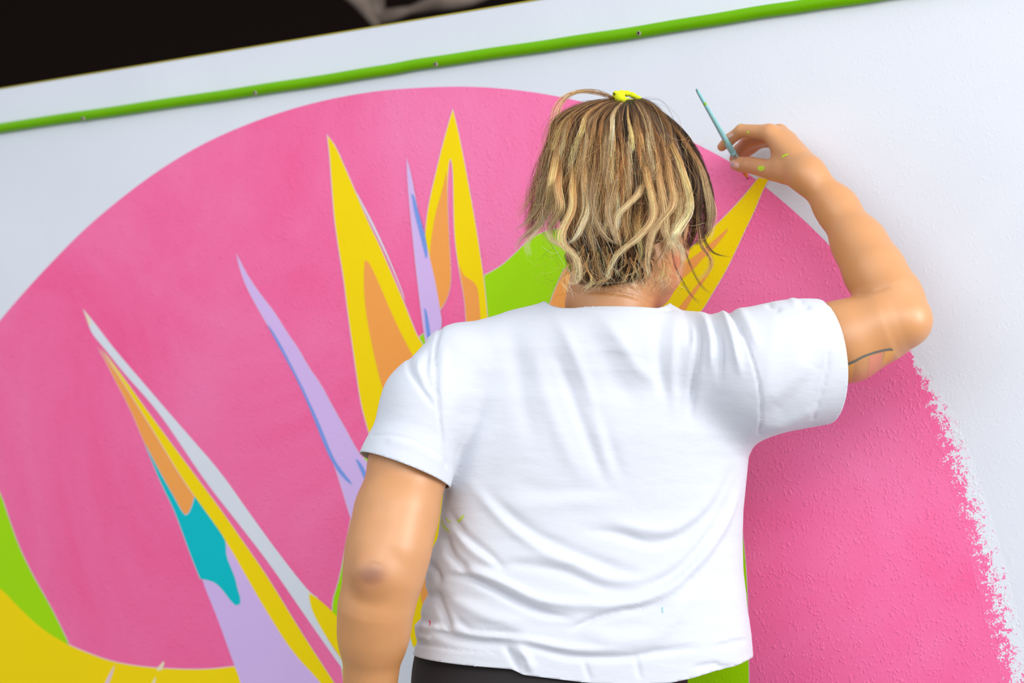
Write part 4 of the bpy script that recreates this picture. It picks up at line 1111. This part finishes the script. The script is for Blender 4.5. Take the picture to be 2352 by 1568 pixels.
for i, c_ in enumerate(CURLS):
    path = [(x_, y_, 2.19 - 0.142 * min(1, k / 2.2) + 0.006 * max(0, k - 5) + (0.05 if x_ < 1270 or x_ > 1560 else 0) * min(1, k / 3)) for k, (x_, y_) in enumerate(c_)]
    add_lock(path, 110, 4, 13, BR3, rnd.choice((GO1, GO2)), GO3, wave=4, wl=1.3, cut=0.55, jit=0.5, bright=0.0)
# dark side hair at the right, drawn back from the face
for i in range(26):
    f_ = i / 25
    add_lock([(1462 + 10 * f_, 236, 2.19), (1520 + 12 * f_, 268, 2.20), (1562 + 26 * f_, 330, 2.19), (1580 + 36 * f_, 400, 2.18), (1584 + 34 * f_, 450, 2.18), (1580 + 30 * f_, 490, 2.185)],
             45, 4, 12, BR1, BR1, BR2, wave=5, wl=1.1, rad=0.00012) if 0.36 < f_ < 0.72 else \
    add_lock([(1462 + 10 * f_, 236, 2.19), (1520 + 12 * f_, 268, 2.20), (1562 + 26 * f_, 330, 2.19), (1582 + 40 * f_, 410, 2.18), (1590 + 44 * f_, 480, 2.18), (1582 + 42 * f_, 535, 2.185), (1572 + 30 * f_, 580 - 20 * f_, 2.19)],
             60, 4, 12, BR1, BR1, BR2, wave=5, wl=1.1, rad=0.00012)
for k in range(5):
    add_lock([(1470, 238, 2.18), (1545, 290, 2.16), (1600, 370, 2.15), (1622 + k, 440, 2.15), (1632 + k * 2, 490, 2.15), (1628, 530 + 6 * k, 2.16)], 45, 3, 8, BR2, GO1, GO3, wave=4, rad=0.0001)
add_lock([(1560, 310, 2.17), (1600, 400, 2.15), (1604, 500, 2.15), (1612, 560, 2.15), (1632, 590, 2.15), (1634, 615, 2.15), (1612, 638, 2.15), (1600, 642, 2.15)], 46, 3, 8, BR1, BR2, GO2, cut=0.1)
add_lock([(1565, 320, 2.17), (1608, 420, 2.15), (1610, 520, 2.15), (1628, 570, 2.15), (1650, 585, 2.15), (1678, 590, 2.15)], 22, 3, 5, BR1, BR2, BR1, cut=0.1)
add_lock([(1560, 460, 2.16), (1568, 530, 2.15), (1572, 570, 2.15), (1590, 620, 2.15), (1610, 655, 2.15), (1632, 676, 2.15)], 10, 2, 3, BR1, BR1, BR2, cut=0.1)
add_lock([(1540, 540, 2.15), (1548, 600, 2.15), (1565, 640, 2.15), (1590, 680, 2.15), (1612, 698, 2.15)], 9, 2, 4, BR2, BR1, BR2, cut=0.1)
add_lock([(1520, 480, 2.09), (1545, 540, 2.12), (1562, 570, 2.13), (1568, 610, 2.13), (1560, 640, 2.13)], 40, 4, 9, GO1, GO2, GO3, wave=4)
# short dark hair at the nape
for i in range(90):
    f_ = rnd.random(); x0_ = 1312 + 185 * f_; y0_ = rnd.uniform(520, 590)
    D0 = 2.105 + 0.10 * abs(f_ - 0.45) ** 1.3
    add_lock([(x0_, y0_, D0), (x0_ + rnd.gauss(0, 8), y0_ + 30, D0 + 0.005), (x0_ + rnd.gauss(0, 10), y0_ + 55, D0 + 0.012), (x0_ + rnd.gauss((0.45 - f_) * 30, 12), min(655, y0_ + 82), D0 + 0.02)],
             40, 6, 12, BR1, BR1, BR2, wave=2.5, wl=1.0, rad=0.00011)
for i in range(60):
    x0_ = rnd.uniform(1300, 1540); y0_ = rnd.uniform(560, 610)
    add_lock([(x0_, y0_, 2.10), (x0_ + rnd.gauss(0, 10), y0_ + 35, 2.105), (x0_ + rnd.gauss(0, 18), y0_ + 70, 2.112)], 7, 3, 5, GO1, GO2, GO3, wave=8, wl=1.2, cut=0.5)
# arch of loose hair at the upper left and flyaways
for k in range(5):
    add_lock([(1420, 232, 2.17), (1370, 216 - 2 * k, 2.15), (1320, 214 - k, 2.14), (1285, 238, 2.14), (1272 - k, 290, 2.14), (1268, 350, 2.14), (1255, 420, 2.14)], 11, 7, 16, BR3, GO2, GO2, cut=0.6, wave=3, jit=1.0)
for i in range(240):
    th = rnd.random(); p_ = fan(th, rnd.uniform(480, 680), rnd.uniform(-1.5, 0), rnd.choice([-200, -60, 0, 60]) if th < 0.2 or th > 0.8 else 0)
    add_lock([(x_ + (th - 0.5) * rnd.uniform(0, 40), y_ - rnd.uniform(0, 8), D_) for x_, y_, D_ in p_], 2, 6, 30, *rnd.choice(pal), wave=rnd.uniform(4, 20), wl=rnd.uniform(0.8, 2), rad=0.00007)

for i in range(330):
    x0_, y0_ = rnd.uniform(1245, 1590), rnd.uniform(300, 640); an = rnd.gauss(1.57, 0.75); L_ = rnd.uniform(25, 85); cu = rnd.gauss(0, 0.9)
    if x0_ > 1560 and y0_ > 560: continue
    D0 = 2.052 + 0.05 * (abs(x0_ - 1420) / 200) ** 2 + (0.03 if y0_ > 560 else 0)
    path = [(x0_ + L_ * t * math.cos(an + cu * t), y0_ + L_ * t * math.sin(an + cu * t), D0 - 0.008 * math.sin(3 * t)) for t in (0, 0.33, 0.66, 1.0)]
    add_lock(path, 1, 1, 3, *rnd.choice(((GO1, GO2, GO3), (BR3, GO1, GO2), (BR1, BR2, BR2))), wave=3, rad=0.00007)
for i in range(70):                                                  # loose hairs over the nape and beside the cheek
    x0_, y0_ = rnd.uniform(1290, 1560), rnd.uniform(600, 645)
    add_lock([(x0_, y0_, 2.095), (x0_ + rnd.gauss(0, 14), y0_ + 25, 2.10), (x0_ + rnd.gauss(0, 30), y0_ + rnd.uniform(30, 58), 2.11)], 1, 1, 3, *rnd.choice(((GO1, GO2, GO3), (BR1, BR1, BR2))), wave=4, rad=0.00007)

S = np.array(strands, np.float32)
hc = bpy.data.hair_curves.new('hair_strands'); hc.add_curves([NP] * len(S))
hc.position_data.foreach_set('vector', S.ravel())
ra = hc.attributes.get('radius') or hc.attributes.new('radius', 'FLOAT', 'POINT')
ra.data.foreach_set('value', np.array(radii_, np.float32).ravel())
ca = hc.attributes.new('shade', 'FLOAT_COLOR', 'POINT')
CC = np.array(colors_, np.float32).reshape(-1, 3)
ca.data.foreach_set('color', np.c_[CC, np.ones(len(CC), np.float32)].ravel())
m = bpy.data.materials.new('hair_fibre'); m.use_nodes = True; n, l = m.node_tree.nodes, m.node_tree.links; n.clear()
out = n.new('ShaderNodeOutputMaterial'); hb = n.new('ShaderNodeBsdfPrincipled'); hb.inputs['Roughness'].default_value = 0.38; hb.inputs['Specular IOR Level'].default_value = 0.35
at = n.new('ShaderNodeAttribute'); at.attribute_name = 'shade'
l.new(at.outputs['Color'], hb.inputs['Base Color']); l.new(hb.outputs[0], out.inputs['Surface'])
hc.materials.append(m)
ho = bpy.data.objects.new('hair_strands', hc); COL.objects.link(ho)
hang(ho, person); ho.parent = hair; ho.matrix_parent_inverse = Matrix.Identity(4); ho['kind'] = 'stuff'
print('strands', len(S))

# neon hair tie
M_tie = simple('neon_yellow_fleece', (222, 228, 20), 0.9)
V, Fc = [], []
k = 28; tc_ = [P(1411 + 62 * t, 218 - 6 * math.sin(math.pi * t) + 12 * t ** 2, 2.172 + 0.01 * math.sin(math.pi * t)) for t in np.linspace(0, 1, k)]
rad_ = [0.0044 + 0.0005 * math.sin(i * 1.1) - 0.00006 * i for i in range(k)]
rad_[0] = rad_[-1] = 0.003
V, Fc = tube(tc_, rad_, 14)
back = [P(1411 + 62 * t, 222 + 6 * math.sin(math.pi * t) + 12 * t ** 2, 2.172 + 0.035 * math.sin(math.pi * t)) for t in np.linspace(0, 1, k)]
v_, f_ = tube(back, rad_, 14); kk = len(V); V += v_; Fc += [tuple(i_ + kk for i_ in q_) for q_ in f_]
kn = [P(1420 + 14 * t, 217 + 12 * t + 4 * math.sin(3 * t), 2.160 - 0.004 * math.sin(3 * t)) for t in np.linspace(0, 1, 8)]
v_, f_ = tube(kn, [0.004, 0.0065, 0.0075, 0.007, 0.0065, 0.006, 0.0045, 0.002], 12); kk = len(V); V += v_; Fc += [tuple(i_ + kk for i_ in q_) for q_ in f_]
o = hang(put('hair_tie', mesh('hair_tie', V, Fc), M_tie), person); o.parent = hair; o.matrix_parent_inverse = Matrix.Identity(4); o['label'] = 'neon yellow fabric hair tie'

# ------------------------------------------------------------------ out-of-focus branch in the dark beyond the wall
m, n, l, b = material('weathered_bark'); M_bark = m
g = n.new('ShaderNodeNewGeometry'); nz = n.new('ShaderNodeTexNoise'); nz.inputs['Scale'].default_value = 7; nz.inputs['Detail'].default_value = 1
l.new(g.outputs['Position'], nz.inputs['Vector']); r = n.new('ShaderNodeValToRGB'); e = r.color_ramp.elements
e[0].position = 0.35; e[0].color = lin((60, 46, 36)); e[1].position = 0.65; e[1].color = lin((150, 132, 118))
l.new(nz.outputs['Fac'], r.inputs['Fac']); l.new(r.outputs['Color'], b.inputs['Base Color']); b.inputs['Roughness'].default_value = 0.9
br = empty('driftwood_branch', P(840, 20, 5.2))
tag(br, 'blurred grey-brown forked branch in the dark above the top of the wall', 'branch')
pth = catmull([P(700, -140, 5.3), P(770, -60, 5.25), P(830, 0, 5.2), P(858, 40, 5.18), P(866, 62, 5.18)], 5)
V, Fc = tube(pth, np.linspace(0.05, 0.012, len(pth)), 10); hang(put('stem', mesh('stem', V, Fc), M_bark), br)
pth = catmull([P(862, -70, 5.2), P(864, -10, 5.19), P(872, 36, 5.18), P(930, 26, 5.2), P(990, 10, 5.22), P(1080, -8, 5.25), P(1200, -60, 5.3)], 5)
V, Fc = tube(pth, 0.012 + 0.016 * np.abs(np.sin(np.linspace(0.3, 5.6, len(pth)))), 10); hang(put('twig', mesh('twig', V, Fc), M_bark), br)
